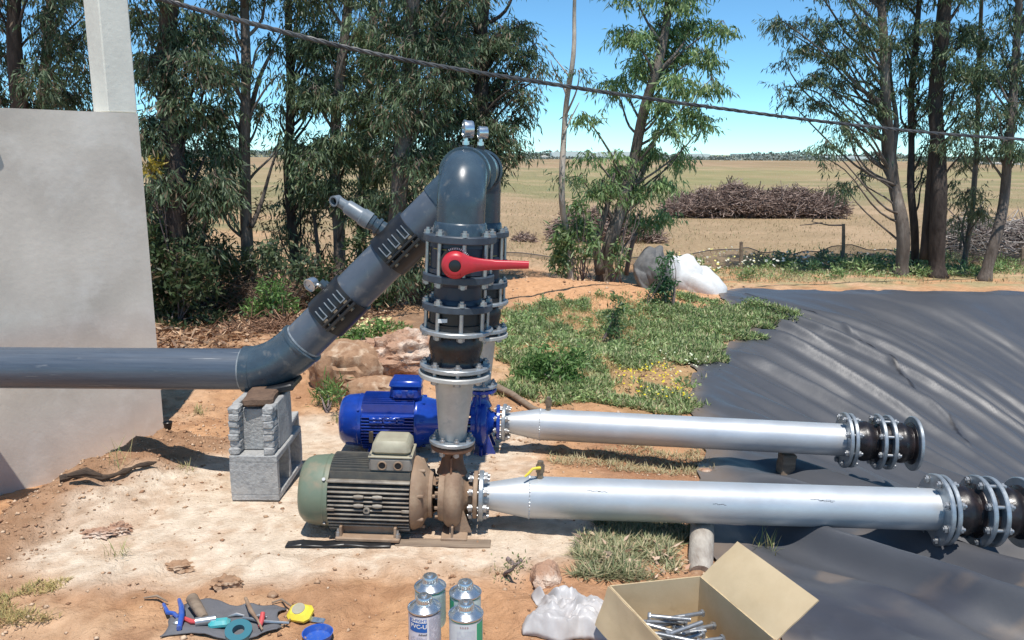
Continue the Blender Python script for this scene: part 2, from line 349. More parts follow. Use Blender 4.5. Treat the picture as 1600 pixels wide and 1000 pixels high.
# open field
fm = sst(10.8, 13, gyr + (n1 - .5) * 2)
F = np.tile(np.array([.40, .295, .18]), (len(gxr), 1))
fa = fbm(gxr, gyr, .09, 3, 70); fb = fbm(gxr, gyr * 3, .35, 4, 75); fc = fbm(gxr, gyr, .02, 3, 79)
F = lerp(F, (.27, .25, .13), sst(.40, .58, fa) * .9); F = lerp(F, (.50, .36, .23), sst(.48, .66, fb) * .7)
F = lerp(F, (.27, .27, .12), sst(25, 45, gyr) * (1 - sst(60, 120, gyr)) * (.25 + .4 * sst(-4, 10, gxr)) * sst(.3, .6, fbm(gxr, gyr, .06, 3, 76)))
F = lerp(F, (.33, .23, .14), sst(70, 130, gyr) * (1 - sst(180, 300, gyr)) * .6 * sst(.3, .6, fbm(gxr, gyr, .03, 3, 78)))
F = lerp(F, (.25, .27, .14), sst(200, 330, gyr) * .7)
F = lerp(F, (.62, .37, .20), (1 - sst(-3.2, -1.5, gxr / (gyr / 10 + .01))) * sst(.35, .55, fb) * (1 - sst(14, 30, gyr)) * .5)
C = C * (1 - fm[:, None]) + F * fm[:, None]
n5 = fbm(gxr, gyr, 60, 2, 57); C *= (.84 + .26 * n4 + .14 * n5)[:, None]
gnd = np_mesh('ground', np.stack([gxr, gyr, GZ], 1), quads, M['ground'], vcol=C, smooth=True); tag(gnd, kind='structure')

# ================================================================ POND LINER
lm = mat('pond_liner_film', (1, 1, 1), .45, attr=True, c2=(.9, .9, .91), scale=3.5, detail=8, lo=.35, hi=.65, bump=.0012, bscale=14, rvar=.04, spec=.5)
def liner_extra(x, y):
    """folds: long gathered ridges running down the slope, broad dents on the far bank"""
    u = x * .66 + y * .75; v = x * .75 - y * .66                         # v runs along the folds
    bend = .35 * np.sin(v * .8 + 1) + .25 * (fbm(x, y, .5, 2, 81) - .5)
    q = u + bend
    a = .5 + .5 * np.cos(q * 14.0 + 3 * fbm(x, y, .4, 2, 85)); b = .5 + .5 * np.cos(q * 29.0 + 4.4 * fbm(x, y, .5, 2, 88))
    lf = rim_x(y); wgt = sst(lf + .02, lf + .5, x) * sst(1.5, 2.3, y) * (1 - sst(8.3, 9.5, y))
    amp = sst(.3, .62, fbm(q, v * .35, 1.6, 2, 93))
    fold = wgt * (.075 * a ** 3 * (.3 + amp) + .026 * b ** 2.5)
    far = sst(2.8, 4.2, x) * sst(5.0, 6.5, y) * (1 - sst(9.0, 9.6, y))
    qq = x * .62 - (9.8 - y) * .34 + .6 * fbm(x, y, .45, 2, 97)
    fold = fold * (1 - .35 * far) + far * .12 * (.5 + .5 * np.cos(qq * 3.6 + .6)) ** 2 + far * .035 * (.5 + .5 * np.cos(qq * 8.1 + x * .6)) ** 2
    nearr = (1 - sst(2.5, 3.2, y)); fold = fold + nearr * (.022 * (.5 + .5 * np.cos((y * 1.2 + x * .6) * 13 + 3 * fbm(x, y, .7, 2, 99))) ** 2.5) * sst(rim_x(y) + .15, rim_x(y) + .6, x)
    return fold + .004 * (fbm(x, y, 1.5, 2, 90) - .5)
ys = np.concatenate([np.arange(1.0, 6.0, .02), np.arange(6.0, 9.9, .026)]); ts = np.concatenate([np.linspace(0, .5, 190)[:-1], np.linspace(.5, 1, 110)])
LY, LT = np.meshgrid(ys, ts, indexing='ij')
edge = rim_x(LY) + (fbm(LY, LY * 0 + 3, 3, 3, 12) - .5) * .22
LX = edge + LT ** 1.25 * (9.5 - edge); lx, ly = LX.ravel(), LY.ravel()
farw = FAR_Y + .06 * (fbm(lx, lx * 0, 1.5, 3, 14) - .5)
ly = np.minimum(ly, farw + (ly - 9.7) * .1)
LZ = g(lx, ly) + .014 + liner_extra(lx, ly) * np.clip(LT.ravel() * 40, 0, 1)
i2 = np.arange(LX.size).reshape(LX.shape)
lq = np.stack([i2[:-1, :-1], i2[:-1, 1:], i2[1:, 1:], i2[1:, :-1]], -1).reshape(-1, 4)[:, ::-1]
LC = np.tile(np.array([.070, .074, .084]), (len(lx), 1))
du = fbm(lx, ly, 1.4, 4, 33); dd = fbm(lx * .75 - ly * .66, (lx * .66 + ly * .75) * 5, 1.0, 3, 35)
LC = lerp(LC, (.10, .10, .105), sst(.5, .7, dd) * .6)
LC = lerp(LC, (.17, .16, .15), sst(.42, .64, du) * (1 - sst(3.0, 4.6, ly)) * .75)
LC = lerp(LC, (.20, .155, .12), (1 - sst(.02, .35, LT.ravel() * 8 + (du - .5) * .5)) * .8)
LC = lerp(LC, (.30, .22, .15), sst(.66, .74, fbm(lx, ly * 2, 4.2, 3, 37)) * (1 - sst(2.6, 3.6, ly)) * .35)
LC = lerp(LC, (.045, .048, .062), sst(.5, .65, fbm(lx, ly * 2, 1.6, 3, 38)) * (1 - sst(2.4, 3.2, ly)) * .8)
seam = [(on(u, v).x, on(u, v).y) for u, v in ((1165, 463), (1215, 478), (1270, 494), (1300, 512), (1330, 534), (1385, 578), (1440, 640), (1480, 675), (1512, 706))]
ds = np.full(len(lx), 9.0)
for a_, b2_ in zip(seam, seam[1:]):
    q_, sg_ = seg_dist(lx, ly, a_, b2_); ds = np.minimum(ds, q_)
LZ += .016 * np.exp(-(ds / .03) ** 2); LC = lerp(LC, (.02, .02, .024), (1 - sst(.008, .022, ds)) * (fbm(lx, ly, 3, 3, 39) > .42))
ln = np_mesh('pond_liner', np.stack([lx, ly, LZ], 1), lq, lm, vcol=LC, smooth=True)
tag(ln, 'black plastic pond liner sheet with long folds spread over the sloping bank', 'pond liner')
def liner_z(x, y): return gz(x, y) + .014 + float(liner_extra(np.array([x]), np.array([y]))[0])

# ================================================================ WALL
wa = Vector((-2.47, 3.88)); wb = Vector((-1.985, 4.46)); wd = (wb - wa).normalized(); wn = Vector((wd.y, -wd.x))
corner = Vector((wb.x, wb.y, 0)); ang = math.atan2(wd.y, wd.x)
wr = empty('building_wall', (wb.x, wb.y, -.3), 'grey cement rendered wall with a cream pillar rising from its corner', 'wall', rot=(0, 0, ang))
ZT = 1.645 + .3
b = MB(); nn_ = 40; mm_ = 26; L_ = 3.4
vs = []; fs = []
for i in range(nn_ + 1):
    for j in range(mm_ + 1):
        X = -L_ * (1 - i / nn_); Z = ZT * j / mm_
        vs.append((X, -.004 * (float(vnoise(X, Z, 3, 4)) - .5) * (0 if i in (0, nn_) or j in (0, mm_) else 1) * 3, Z))
for i in range(nn_):
    for j in range(mm_):
        a = i * (mm_ + 1) + j; fs.append((a, a + mm_ + 1, a + mm_ + 2, a + 1))
b.add(vs, fs)
b.add([(-L_, 0, 0), (-L_, .2, 0), (-L_, .2, ZT), (-L_, 0, ZT)], [(0, 3, 2, 1)]); b.add([(0, 0, 0), (0, .2, 0), (0, .2, ZT), (0, 0, ZT)], [(0, 1, 2, 3)])
b.add([(-L_, .2, 0), (0, .2, 0), (0, .2, ZT), (-L_, .2, ZT)], [(0, 3, 2, 1)]); b.add([(-L_, 0, ZT), (0, 0, ZT), (0, .2, ZT), (-L_, .2, ZT)], [(0, 1, 2, 3)])
b.build('wall', M['wall'], wr)
pb = MB(); pw = .155
pb.box((-.075, .092, ZT + 1.0), (pw, .17, 2.0), bev=.006)
pb.build('pillar', M['cream'], wr)
sb = MB(); c_ = at(1, 182, 3.74); lc = Matrix.Rotation(-ang, 3, 'Z') @ (c_ - wr.location)
sb.lathe([(-.02, .024), (.05, .024), (.05, .017), (-.02, .017)], (lc.x, 0, lc.z), (0, -1, 0), 20)
sb.build('pipe_stub', M['blackpl'], wr)

# ================================================================ PLUMBING HELPERS
_hex = {}
def bolt_mesh(L, r=.0085, key='b', mt='zinc'):
    """a stud of length L centred on the origin along z with a nut and washer at each end"""
    k = (round(L, 3), r, key, mt)
    if k in _hex: return _hex[k]
    m = MB(); m.cyl((0, 0, -L / 2 - .018), (0, 0, L / 2 + .022), r * .95, seg=10)
    for s in (-1, 1):
        z0 = s * L / 2
        m.lathe([(0, 0), (0, r * 2.1), (.002, r * 2.1), (.002, 0)], (0, 0, z0 if s > 0 else z0 - .002), (0, 0, 1), 14)
        m.lathe([(0, 0), (0, r * 1.75), (.011, r * 1.75), (.0125, r * 1.4), (.0125, 0)], (0, 0, z0 + .002 if s > 0 else z0 - .0145), (0, 0, 1), 6)
    o = m.build('bolt', M[mt]); me = o.data; bpy.data.objects.remove(o); _hex[k] = me
    return me
def bolt_ring(parent, o, ax, R_, n, L, ph=.2, r=.0085, mt='zinc'):
    me = bolt_mesh(L, r, mt=mt); ax = Vector(ax).normalized(); q = Vector((0, 0, 1)).rotation_difference(ax)
    for i in range(n):
        a = ph + 2 * math.pi * i / n
        ob = bpy.data.objects.new('bolt', me); col.objects.link(ob); ob.parent = parent
        ob.location = Vector(o) + q @ Vector((math.cos(a) * R_, math.sin(a) * R_, 0)); ob.rotation_euler = q.to_euler()
def flange(name, mt, parent, o, ax, z0, z1, r, hole=.05):
    m = MB(); e = min(.003, (z1 - z0) / 4)
    m.lathe([(z0, hole), (z0, r - e), (z0 + e, r), (z1 - e, r), (z1, r - e), (z1, hole)], o, ax, 48)
    return m.build(name, M[mt], parent)
X3 = (1, 0, 0); Z3 = (0, 0, 1); O3 = (0, 0, 0)
def hframe(L_):  # horizontal fin block
    pass
# ================================================================ PUMPS
def make_pump(front):
    th = R(1.7) if front else R(.8)
    loc = (-.236, 3.0, 0.004) if front else (-.165, 4.08, -.088)
    h = .142 if front else .165
    lab = 'dusty brown pump with a faded green fan cover and finned motor' if front else 'glossy blue pump with blue motor and terminal box, standing behind the brown pump'
    t = empty('electric_pump', loc, lab, 'pump', 'electric pumps on the cement floor', rot=(0, th, 0))
    body = 'rust' if front else 'blue'; fan = 'green' if front else 'blue'; fin = 'fins' if front else 'blue'
    k = 1.0
    x0, x1, x2, x3 = (-.578, -.458, -.148, -.082) if front else (-.72, -.60, -.33, -.14)
    cz = h
    m = MB(); m.lathe([(x0 + .012, 0), (x0 + .012, .085), (x0, .090), (x0 + .004, .108), (x0 + .018, .123), (x0 + .04, .132), (x1 - .02, .138), (x1, .1385), (x1, .118)], (0, 0, cz), X3, 56)
    m.lathe([(x1 - .022, .1388), (x1 - .019, .1402), (x1 - .016, .1388)], (0, 0, cz), X3, 56)
    fc = m.build('fan_cover', M[fan], t)
    m = MB()
    for i in range(9):
        for s in range(6): pass
    for rr in (.025, .045, .065): m.lathe([(x0 + .002, rr), (x0 + .006, rr + .007), (x0 + .010, rr)], (0, 0, cz), X3, 40)
    for i in range(4): m.box((x0 + .008, 0, cz), (.004, .17, .006), Matrix.Rotation(i * math.pi / 4, 3, 'X'))
    m.build('fan_grille', M['dark'], fc)
    for a in (.9, -.9, math.pi - .9, math.pi + .9):
        m = MB(); m.cyl((x1 - .015, math.sin(a) * .136, cz + math.cos(a) * .136), (x1 - .015, math.sin(a) * .146, cz + math.cos(a) * .146), .007, seg=6); m.build('screw', M['zinc'] if front else M['blue'], fc)
    # motor body with fins
    m = MB(); m.lathe([(x1, .118), (x2, .118)], (0, 0, cz), X3, 48)
    m.build('motor_body', M['dark'] if front else M['blue'], t)
    m = MB(); xc, xl = (x1 + x2) / 2, (x2 - x1)
    zs = np.arange(-.108, .085, .0175) if front else np.arange(-.108, .07, .0165)
    for s in (-1, 1):
        for z in zs:
            yo = min(.1385, math.sqrt(max(.150 ** 2 - z * z, .0))); yi = math.sqrt(max(.112 ** 2 - z * z, .02 ** 2))
            m.box((xc, s * (yo + yi) / 2, cz + z), (xl - .004, yo - yi, .0058), bev=.0012)
    m.build('side_fins', M[fin], t)
    m = MB()
    for y in np.arange(-.096, .097, .012):
        zo = math.sqrt(.148 ** 2 - y * y * .9); zi = math.sqrt(.112 ** 2 - y * y)
        m.box((xc, y, cz + (zo + zi) / 2), (xl - .006, .0042, zo - zi)); m.box((xc, y, cz - (zo + zi) / 2), (xl - .006, .0042, zo - zi))
    m.build('top_fins', M['finblack' if front else 'blue'], t)
    if front:
        m = MB()   # edge rail under the top fins and the boss ring on the side
        m.box((xc, -.128, cz + .090), (xl, .016, .008), bev=.002); m.lathe([(0, .0065), (.004, .0065), (.004, .0125), (-.012, .0125)], (xc - .005, -.140, cz - .018), (0, -1, 0), 18)
        for dz in (.0345, -.0005):
            for dx in (-.035, .035): m.lathe([(-.02, .0), (-.018, .006), (0, .009), (.018, .006), (.02, 0)], (xc + dx, -.1385, cz + dz + .0), X3, 10)
        for sx in (-1, 1): m.box((xc + sx * .14, -.1395, cz - .018), (.03, .006, .012), bev=.002)
        m.build('side_bosses', M[fin], t)
    else:
        m = MB()
        for dz in (.05, .033):
            for dx in (-.07, -.035, .0, .035, .07): m.lathe([(-.02, .0), (-.016, .007), (0, .011), (.016, .007), (.02, 0)], (xc + dx + random.uniform(-.006, .006), -.138, cz + dz), X3, 10)
        m.lathe([(0, .0), (.006, .012), (.006, .02), (-.01, .022)], (xc, -.138, cz + .045), (0, -1, 0), 14)
        m.build('side_bosses', M['blue'], t)
        m = MB(); m.box((xc - .08, -.1415, cz - .045), (.022, .003, .06), bev=.001); m.build('rating_plate', M['brass'], t)
    # terminal box
    tx = -.228 if front else -.39
    if front:
        m = MB(); m.box((tx, -.015, cz + .144), (.162, .150, .056), bev=.008); tb = m.build('terminal_box', M['boxgrey'], t)
        m = MB(); m.box((tx, -.015, cz + .175), (.166, .154, .007), bev=.002); m.build('lid_rim', M['boxtan'], tb)
        m = MB(); m.box((tx, -.013, cz + .205), (.148, .140, .054), bev=.014, taper=.95); m.build('lid', M['boxtan'], tb)
        for dx in (-.030, .030):
            m = MB(); m.lathe([(0, .0), (.001, .0125), (.001, .015)], (tx + dx, -.0905, cz + .143), (0, -1, 0), 18)
            m.lathe([(-.0, .0125), (.004, .0135), (.004, .017), (-.0, .018)], (tx + dx, -.0905, cz + .143), (0, -1, 0), 18); m.build('cable_gland_hole', M['rust'], tb)
            m = MB(); m.lathe([(0, 0), (0, .0122)], (tx + dx, -.0925, cz + .143), (0, -1, 0), 16); m.build('cable_hole', M['dark'], tb)
        for sx in (-1, 1):
            m = MB(); m.cyl((tx + sx * .076, -.085, cz + .178), (tx + sx * .076, -.085, cz + .184), .005, seg=8); m.build('screw', M['zinc'], tb)
    else:
        m = MB(); m.box((tx + .01, -.01, cz + .165), (.158, .14, .075), bev=.02); tb = m.build('terminal_box', M['blue'], t)
        m = MB(); m.box((tx + .01, -.01, cz + .215), (.165, .15, .034), bev=.009, taper=.96); m.build('lid', M['blue'], tb)
        for dx in (-.025, .035):
            m = MB(); m.lathe([(-.01, .02), (.006, .02), (.009, .015), (.009, 0)], (tx + dx, -.078, cz + .168), (0, -1, 0), 18); m.build('cable_plug', M['blue'], tb)
    # end bell, bracket, casing
    m = MB(); m.lathe([(x2, .12), (x2, .141), (x2 + .008, .143), (x2 + .018, .139), (x2 + .04, .127), (x3 - .012, .098), (x3, .088), (x3, .05)], (0, 0, cz), X3, 48)
    for i in range(8):
        a = i * math.pi / 4 + .3; m.box((x2 + .028, math.sin(a) * .128, cz + math.cos(a) * .128), (.045, .012, .014), Matrix.Rotation(-a, 3, 'X'), bev=.003)
    m.build('end_bell', M[body], t)
    m = MB(); xb = -.028
    m.lathe([(x3 - .002, .05), (x3 - .002, .094), (x3 + .012, .094), (x3 + .014, .05)], (0, 0, cz), X3, 40)
    m.lathe([(xb - .018, .05), (xb - .018, .102), (xb + .004, .108), (xb + .004, .05)], (0, 0, cz), X3, 40)
    for c0 in (math.pi * .5, math.pi * 1.5):
        m.lathe([(x3 + .010, .060), (x3 + .010, .080), ((x3 + xb) / 2, .070), (xb - .014, .084), (xb - .014, .060), (x3 + .010, .060)], (0, 0, cz), X3, 14, c0 - .75, c0 + .75, ref=(0, 1, 0))
    for y in (-1, 1): m.box(((x3 + xb) / 2, y * .072, cz + .018), (abs(xb - x3) - .02, .012, .012), bev=.003)
    m.build('bracket', M[body], t)
    m = MB(); m.cyl((x3, 0, cz), (xb, 0, cz), .02); m.build('shaft', M['rustred' if front else 'dark'], t)
    # volute: radius grows with angle, discharge at the top
    m = MB(); prof = [(xb, .06), (xb, .100), (xb + .006, .112), (xb + .018, .122), (xb + .036, .127), (xb + .054, .122), (xb + .066, .108), (xb + .074, .082), (xb + .085, .060), (xb + .10, .052), (xb + .113, .050), (xb + .113, .03)]
    seg = 56; vs = []; fs = []
    for (x, r) in prof:
        for i in range(seg):
            a = 2 * math.pi * i / seg; kk = 1 + (.13 * (i / seg) - .03) * (1 if r > .09 else .2)
            a2 = a + math.pi * .5
            vs.append((x, math.cos(a2) * r * kk, cz + math.sin(a2) * r * kk))
    for q in range(len(prof) - 1):
        for i in range(seg):
            j = (i + 1) % seg; fs.append((q * seg + i, q * seg + j, (q + 1) * seg + j, (q + 1) * seg + i))
    m.add(vs, fs)
    for i in range(10):
        a = i * math.pi / 5 + .1; m.cyl((xb - .012, math.sin(a) * .094, cz + math.cos(a) * .094), (xb - .03, math.sin(a) * .094, cz + math.cos(a) * .094), .007, seg=6)
    vol = m.build('pump_casing', M[body], t)
    dn = .022 if front else 0
    m = MB(); m.lathe([(.09, .06), (.12, .046), (.150, .041), (.168 + dn, .045), (.170 + dn, .05)], (0.0, 0, cz), Z3, 32); m.box((.0, -.048, cz + .135), (.008, .03, .07), bev=.002)
    m.build('discharge_neck', M['rustred' if front else 'blue'], t)
    f = flange('discharge_flange', 'rustred' if front else 'blue', t, (0, 0, cz), Z3, .168 + dn, .186 + dn, .083, .03)
    sx = xb + .113
    f = flange('suction_flange', 'rust' if front else 'blue', t, (0, 0, cz), X3, sx, sx + .018, .092, .03)
    # feet
    for s in (-1, 1):
        m = MB(); m.box((xc, s * .125, .010), (xl * .78, .058, .016), bev=.004)
        for dx in (-.34, .0, .34) if not front else (-.33, .33): m.box((xc + dx * xl, s * .118, .035), (.010, .05, .045), bev=.002)
        m.box((xc, s * .100, .045), (xl * .7, .012, .07), bev=.003); m.build('foot', M[body if not front else 'rust'], t)
    for dx in (-.36, .36):
        m = MB(); m.cyl((xc + dx * xl, -.138, .012), (xc + dx * xl, -.138, .034), .0095, seg=6); m.cyl((xc + dx * xl, -.138, .012), (xc + dx * xl, -.138, .046), .005, seg=8); m.build('anchor_bolt', M['zinc'], t)
    m = MB(); m.box((.02, 0, .008), (.10, .25, .014), bev=.003)
    for s in (-1, 1):
        m.prism([(-.012, 0), (.055, 0), (.014, .105), (-.010, .105)], (.030, s * .070 + (.0 if s > 0 else .012), .014), X3, Z3, .010)
        m.box((.012, s * .09, .035), (.008, .06, .045), bev=.002)
    m.prism([(-.10, 0), (.10, 0), (.05, .08), (-.05, .08)], (.0, 0, .014), (0, 1, 0), Z3, .012)
    m.build('casing_foot', M[body], t)
    return t
pump_f = make_pump(True); pump_r = make_pump(False)
# strips the front pump stands on
m = MB()
pts = [(-.86, 2.858, .004), (-.80, 2.85, .012), (-.72, 2.852, .008), (-.64, 2.85, .016), (-.55, 2.853, .008), (-.47, 2.85, .010)]
for z_, w_ in ((0.0, .03),):
    for i, (a, b_) in enumerate(zip(pts, pts[1:])):
        a = Vector(a); b_ = Vector(b_); mid = (a + b_) / 2; L = (b_ - a).length + .004
        m.box((mid.x + .02, mid.y - .008, mid.z), (L, .045, .010), Matrix.Rotation(-math.atan2(b_.z - a.z, b_.x - a.x), 3, 'Y'), bev=.002)
tag(m.build('rubber_strip', M['blackpl']), 'crumpled black rubber strip squashed under the front edge of the brown pump motor', 'rubber strip')
m = MB(); m.box((-.255, 2.868, .002), (.36, .06, .012), Matrix.Rotation(R(-1.5), 3, 'Z'), bev=.003)
tag(m.build('wood_shim', M['wood']), 'thin weathered board lying under the foot of the brown pump casing', 'board')

# ================================================================ RISERS
def elbow_pts(o, up, fwd, R_, r, n=14, l0=.05, l1=.06):
    o = Vector(o); up = Vector(up); fwd = Vector(fwd); c = o + fwd * R_; P = [o - up * l0]
    for i in range(n + 1):
        a = math.pi / 2 * i / n; P.append(c - fwd * R_ * math.cos(a) + up * R_ * math.sin(a))
    P.append(c + up * R_ + fwd * l1); return P
def make_riser(front):
    sy = 1 if front else -1
    loc = (-.228, 3.0, .357) if front else (-.162, 4.08, .268)
    ex = 0 if front else .082
    lab = 'front stack of flanged valves with a red lever, rising from the brown pump' if front else 'rear stack of flanged valves rising from the blue pump, mostly hidden by the front stack'
    t = empty('pipe_riser', loc, lab, 'valve stack', 'valve stacks above the pumps', rot=(0, R(2.6) if front else R(0.8), 0))
    f0 = flange('bottom_flange', 'galvf', t, O3, Z3, .002, .018, .088, .04); bolt_ring(f0, (0, 0, -.002), Z3, .070, 8, .034, .3, .0065)
    m = MB(); m.lathe([(.016, .050), (.022, .052), (.268, .0765), (.272, .078)], O3, Z3, 40); m.build('reducing_cone', M['galvcone'], t)
    fA = flange('lower_flange', 'galvcone', t, O3, Z3, .268, .286, .137, .06)
    m = MB(); m.lathe([(.286, .09), (.286, .105), (.300, .105), (.300, .09)], O3, Z3, 32); m.build('gasket', M['rubber'], t)
    fB = flange('joint_flange', 'galvf', t, O3, Z3, .300, .317, .133, .06); bolt_ring(fB, (0, 0, .292), Z3, .114, 8, .044, .15)
    m = MB(); m.lathe([(.310, .105), (.322, .097), (.328, .093), (.345, .093), (.37, .100), (.39, .102), (.41, .099), (.430, .092), (.436, .096), (.446, .104)], O3, Z3, 48); m.build('rubber_joint', M['rubber'], t)
    fC = flange('upper_flange', 'galvf', t, O3, Z3, .440, .456, .137, .06)
    m = MB(); m.lathe([(.456, .107), (.458, .112), (.478, .112), (.480, .104), (.520, .104), (.522, .108), (.528, .108)], O3, Z3, 48); vb = m.build('check_valve', M['blackpl'], t)
    m = MB(); m.box((-.045, -.1075, .498), (.035, .004, .014), Matrix.Rotation(.40, 3, 'Z') @ Matrix.Rotation(0, 3, 'X')); m.build('name_plate', M['white'], vb)
    fD = flange('pipe_flange', 'pvcflange', t, O3, Z3, .526, .553, .131, .06); bolt_ring(fD, (0, 0, .496), Z3, .115, 8, .112, .2, .0085)
    m = MB(); m.lathe([(.552, .095), (.566, .092), (.570, .088), (.615, .088), (.620, .092), (.636, .095)], O3, Z3, 48); m.build('flange_collar', M['darkvalve'], t)
    fE = flange('pipe_flange', 'pvcflange', t, O3, Z3, .633, .660, .132, .06)
    m = MB(); m.lathe([(.660, .104), (.664, .112), (.680, .112), (.682, .106), (.758, .106), (.760, .112), (.776, .110), (.780, .104)], O3, Z3, 56)
    m.lathe([(-.02, .035), (.012, .030)], (.0, -.09, .712), (0, -1, 0), 24); bv = m.build('butterfly_valve', M['darkvalve'], t)
    m = MB(); m.lathe([(.752, .1068), (.7545, .1068)], O3, Z3, 12, math.pi * 1.18, math.pi * 1.55, ref=(1, 0, 0)); m.lathe([(.688, .1068), (.6905, .1068)], O3, Z3, 12, math.pi * 1.55, math.pi * 1.75, ref=(1, 0, 0)); m.build('yellow_line', M['yellowline'], bv)
    if front:
        m = MB(); m.box((.035, -.1, .692), (.028, .006, .012), Matrix.Rotation(-.35, 3, 'Z') @ Matrix.Identity(3)); m.build('label', M['white'], bv)
        # toothed index disc behind the lever
        m = MB(); hc = Vector((-.005, -.112, .712))
        m.lathe([(0, .055), (.008, .055), (.008, 0)], hc, (0, -1, 0), 40)
        ix = m.build('index_disc', M['blackpl'], bv)
        m = MB()
        for i in range(13):
            a = R(35 + i * 7.0); c = hc + Vector((math.cos(a) * .0515, -.0088, math.sin(a) * .0515)); m.box(c, (.007, .0015, .0022), Matrix.Rotation(-a, 3, 'Y'))
        m.build('index_marks', M['white'], bv)
        m = MB(); hl = hc + Vector((0, -.009, -.006))
        m.lathe([(0, .046), (.006, .050), (.020, .048), (.032, .040), (.036, .030), (.036, .022), (.030, .021), (.030, 0)], hl, (0, -1, 0), 40)
        # tapered lever with a swelling root, slightly rising
        n = 12; vs = []; fs = []
        for i in range(n + 1):
            s = i / n; x = .022 + .236 * s; hh = .020 * (1 - s) + .0125 * s + .022 * (1 - s) ** 6; zz = .004 + .020 * s * (1 - .3 * s) + .0; dep_ = .016 - .004 * s; yy = -.026 - .014 * min(1, s * 2)
            hh = max(hh, .011)
            for (a_, b_) in ((-1, -.7), (-.7, -1), (.7, -1), (1, -.7), (1, .7), (.7, 1), (-.7, 1), (-1, .7)):
                vs.append((hl.x + x, hl.y + yy + a_ * dep_, hl.z + zz + b_ * hh))
        for i in range(n):
            for q in range(8):
                w2 = (q + 1) % 8; fs.append((i * 8 + q, i * 8 + w2, (i + 1) * 8 + w2, (i + 1) * 8 + q))
        fs.append(tuple(range(7, -1, -1))); fs.append(tuple(range(n * 8, n * 8 + 8))); m.add(vs, fs)
        m.build('lever', M['red'], bv, ang=50)
        m = MB(); m.lathe([(0, .022), (.004, .0215), (.006, .017), (.006, 0)], hl + Vector((0, -.031, 0)), (0, -1, 0), 28); m.build('hub_cap', M['blackpl'], bv)
    fF = flange('pipe_flange', 'pvcflange', t, O3, Z3, .777, .804, .134, .06); bolt_ring(fF, (0, 0, .7185), Z3, .117, 8, .170, .2, .0085, 'zinc')
    m = MB(); m.lathe([(.803, .099), (.840, .096), (.846, .093), (.848, .089)], O3, Z3, 48); m.build('top_collar', M['pvcfit'], t)
    # elbow
    ez = .905 + ex
    m = MB(); P = elbow_pts((0, 0, ez), Z3, (0, sy, 0), .115, .0885, 18, ez - .842, .0)
    m.tube(P, .0885, 48, ref=X3)
    m.lathe([(-.012, .0885), (-.012, .0955), (.035, .0985), (.037, .088)], (0, sy * .115, ez + .115), (0, sy, 0), 48)
    m.build('elbow', M['pvcfit'], t, ang=60)
    return t
rf = make_riser(True); rr_ = make_riser(False)
HZ = .357 + .905 + .115     # header height
def riser_top(t, sy): 
    m_ = Matrix.LocRotScale(t.location, t.rotation_euler, None); ez = .905 + (0 if sy > 0 else .082)
    return m_ @ Vector((0, sy * .15, ez + .115))
tf = riser_top(rf, 1); tr = riser_top(rr_, -1)

# ================================================================ DISCHARGE PIPE (header, slope, run to the wall)
tee = tf.lerp(tr, .48); low = at(431, 577, 3.56)
dp = empty('discharge_pipe', (low.x, low.y, 0), 'thick grey plastic pipe climbing from the block stack to the valve stacks', 'pipe')
org = Vector(dp.location)
def loc_(p): return Vector(p) - org
m = MB(); m.tube([loc_(tf), loc_(tr)], .083, 40); m.build('header_pipe', M['pvc'], dp)
dirn = (tee - low).normalized()
m = MB(); m.tube([loc_(tee) - Vector((0, .125, 0)), loc_(tee) + Vector((0, .125, 0))], .098, 48)
m.tube([loc_(tee), loc_(tee - dirn * .20)], .098, 48); m.build('tee', M['pvcfit'], dp)
RP = .0925
m = MB(); m.tube([loc_(tee - dirn * .1), loc_(low + dirn * .12)], RP, 48)
m.build('sloping_pipe', M['pvc'], dp)
# elbow 45
e0 = low + Vector((-.13, 0, 0)); e1 = low + dirn * .175; P = [e0]
for i in range(1, 12):
    s = i / 12; P.append(e0.lerp(low, s).lerp(low.lerp(e1, s), s))
P.append(e1)
m = MB(); m.tube([loc_(p) for p in P], [.1025] * len(P), 48)
m.lathe([(0, .1025), (0, .106), (.012, .106), (.016, .094)], loc_(e1) - dirn * .008, dirn, 48)
m.lathe([(0, .1025), (0, .1045), (.04, .1045), (.045, .094)], loc_(e0) + Vector((.03, 0, 0)), (-1, 0, 0), 48)
m.build('elbow', M['pvcfit'], dp, ang=60)
for (gp, ga, gr) in ((e0 - Vector((.012, 0, 0)), Vector((-1, 0, 0)), RP), (e1 + dirn * .010, dirn, RP)):
    m = MB(); m.lathe([(0, gr), (.001, gr + .0018), (.006, gr + .0016), (.009, gr)], loc_(gp), ga, 48); m.build('glue_ring', M['glue'], dp)
m = MB(); m.tube([loc_(e0), loc_(Vector((-2.75, low.y, low.z)))], RP, 48); m.build('level_pipe', M['pvcrun'], dp)
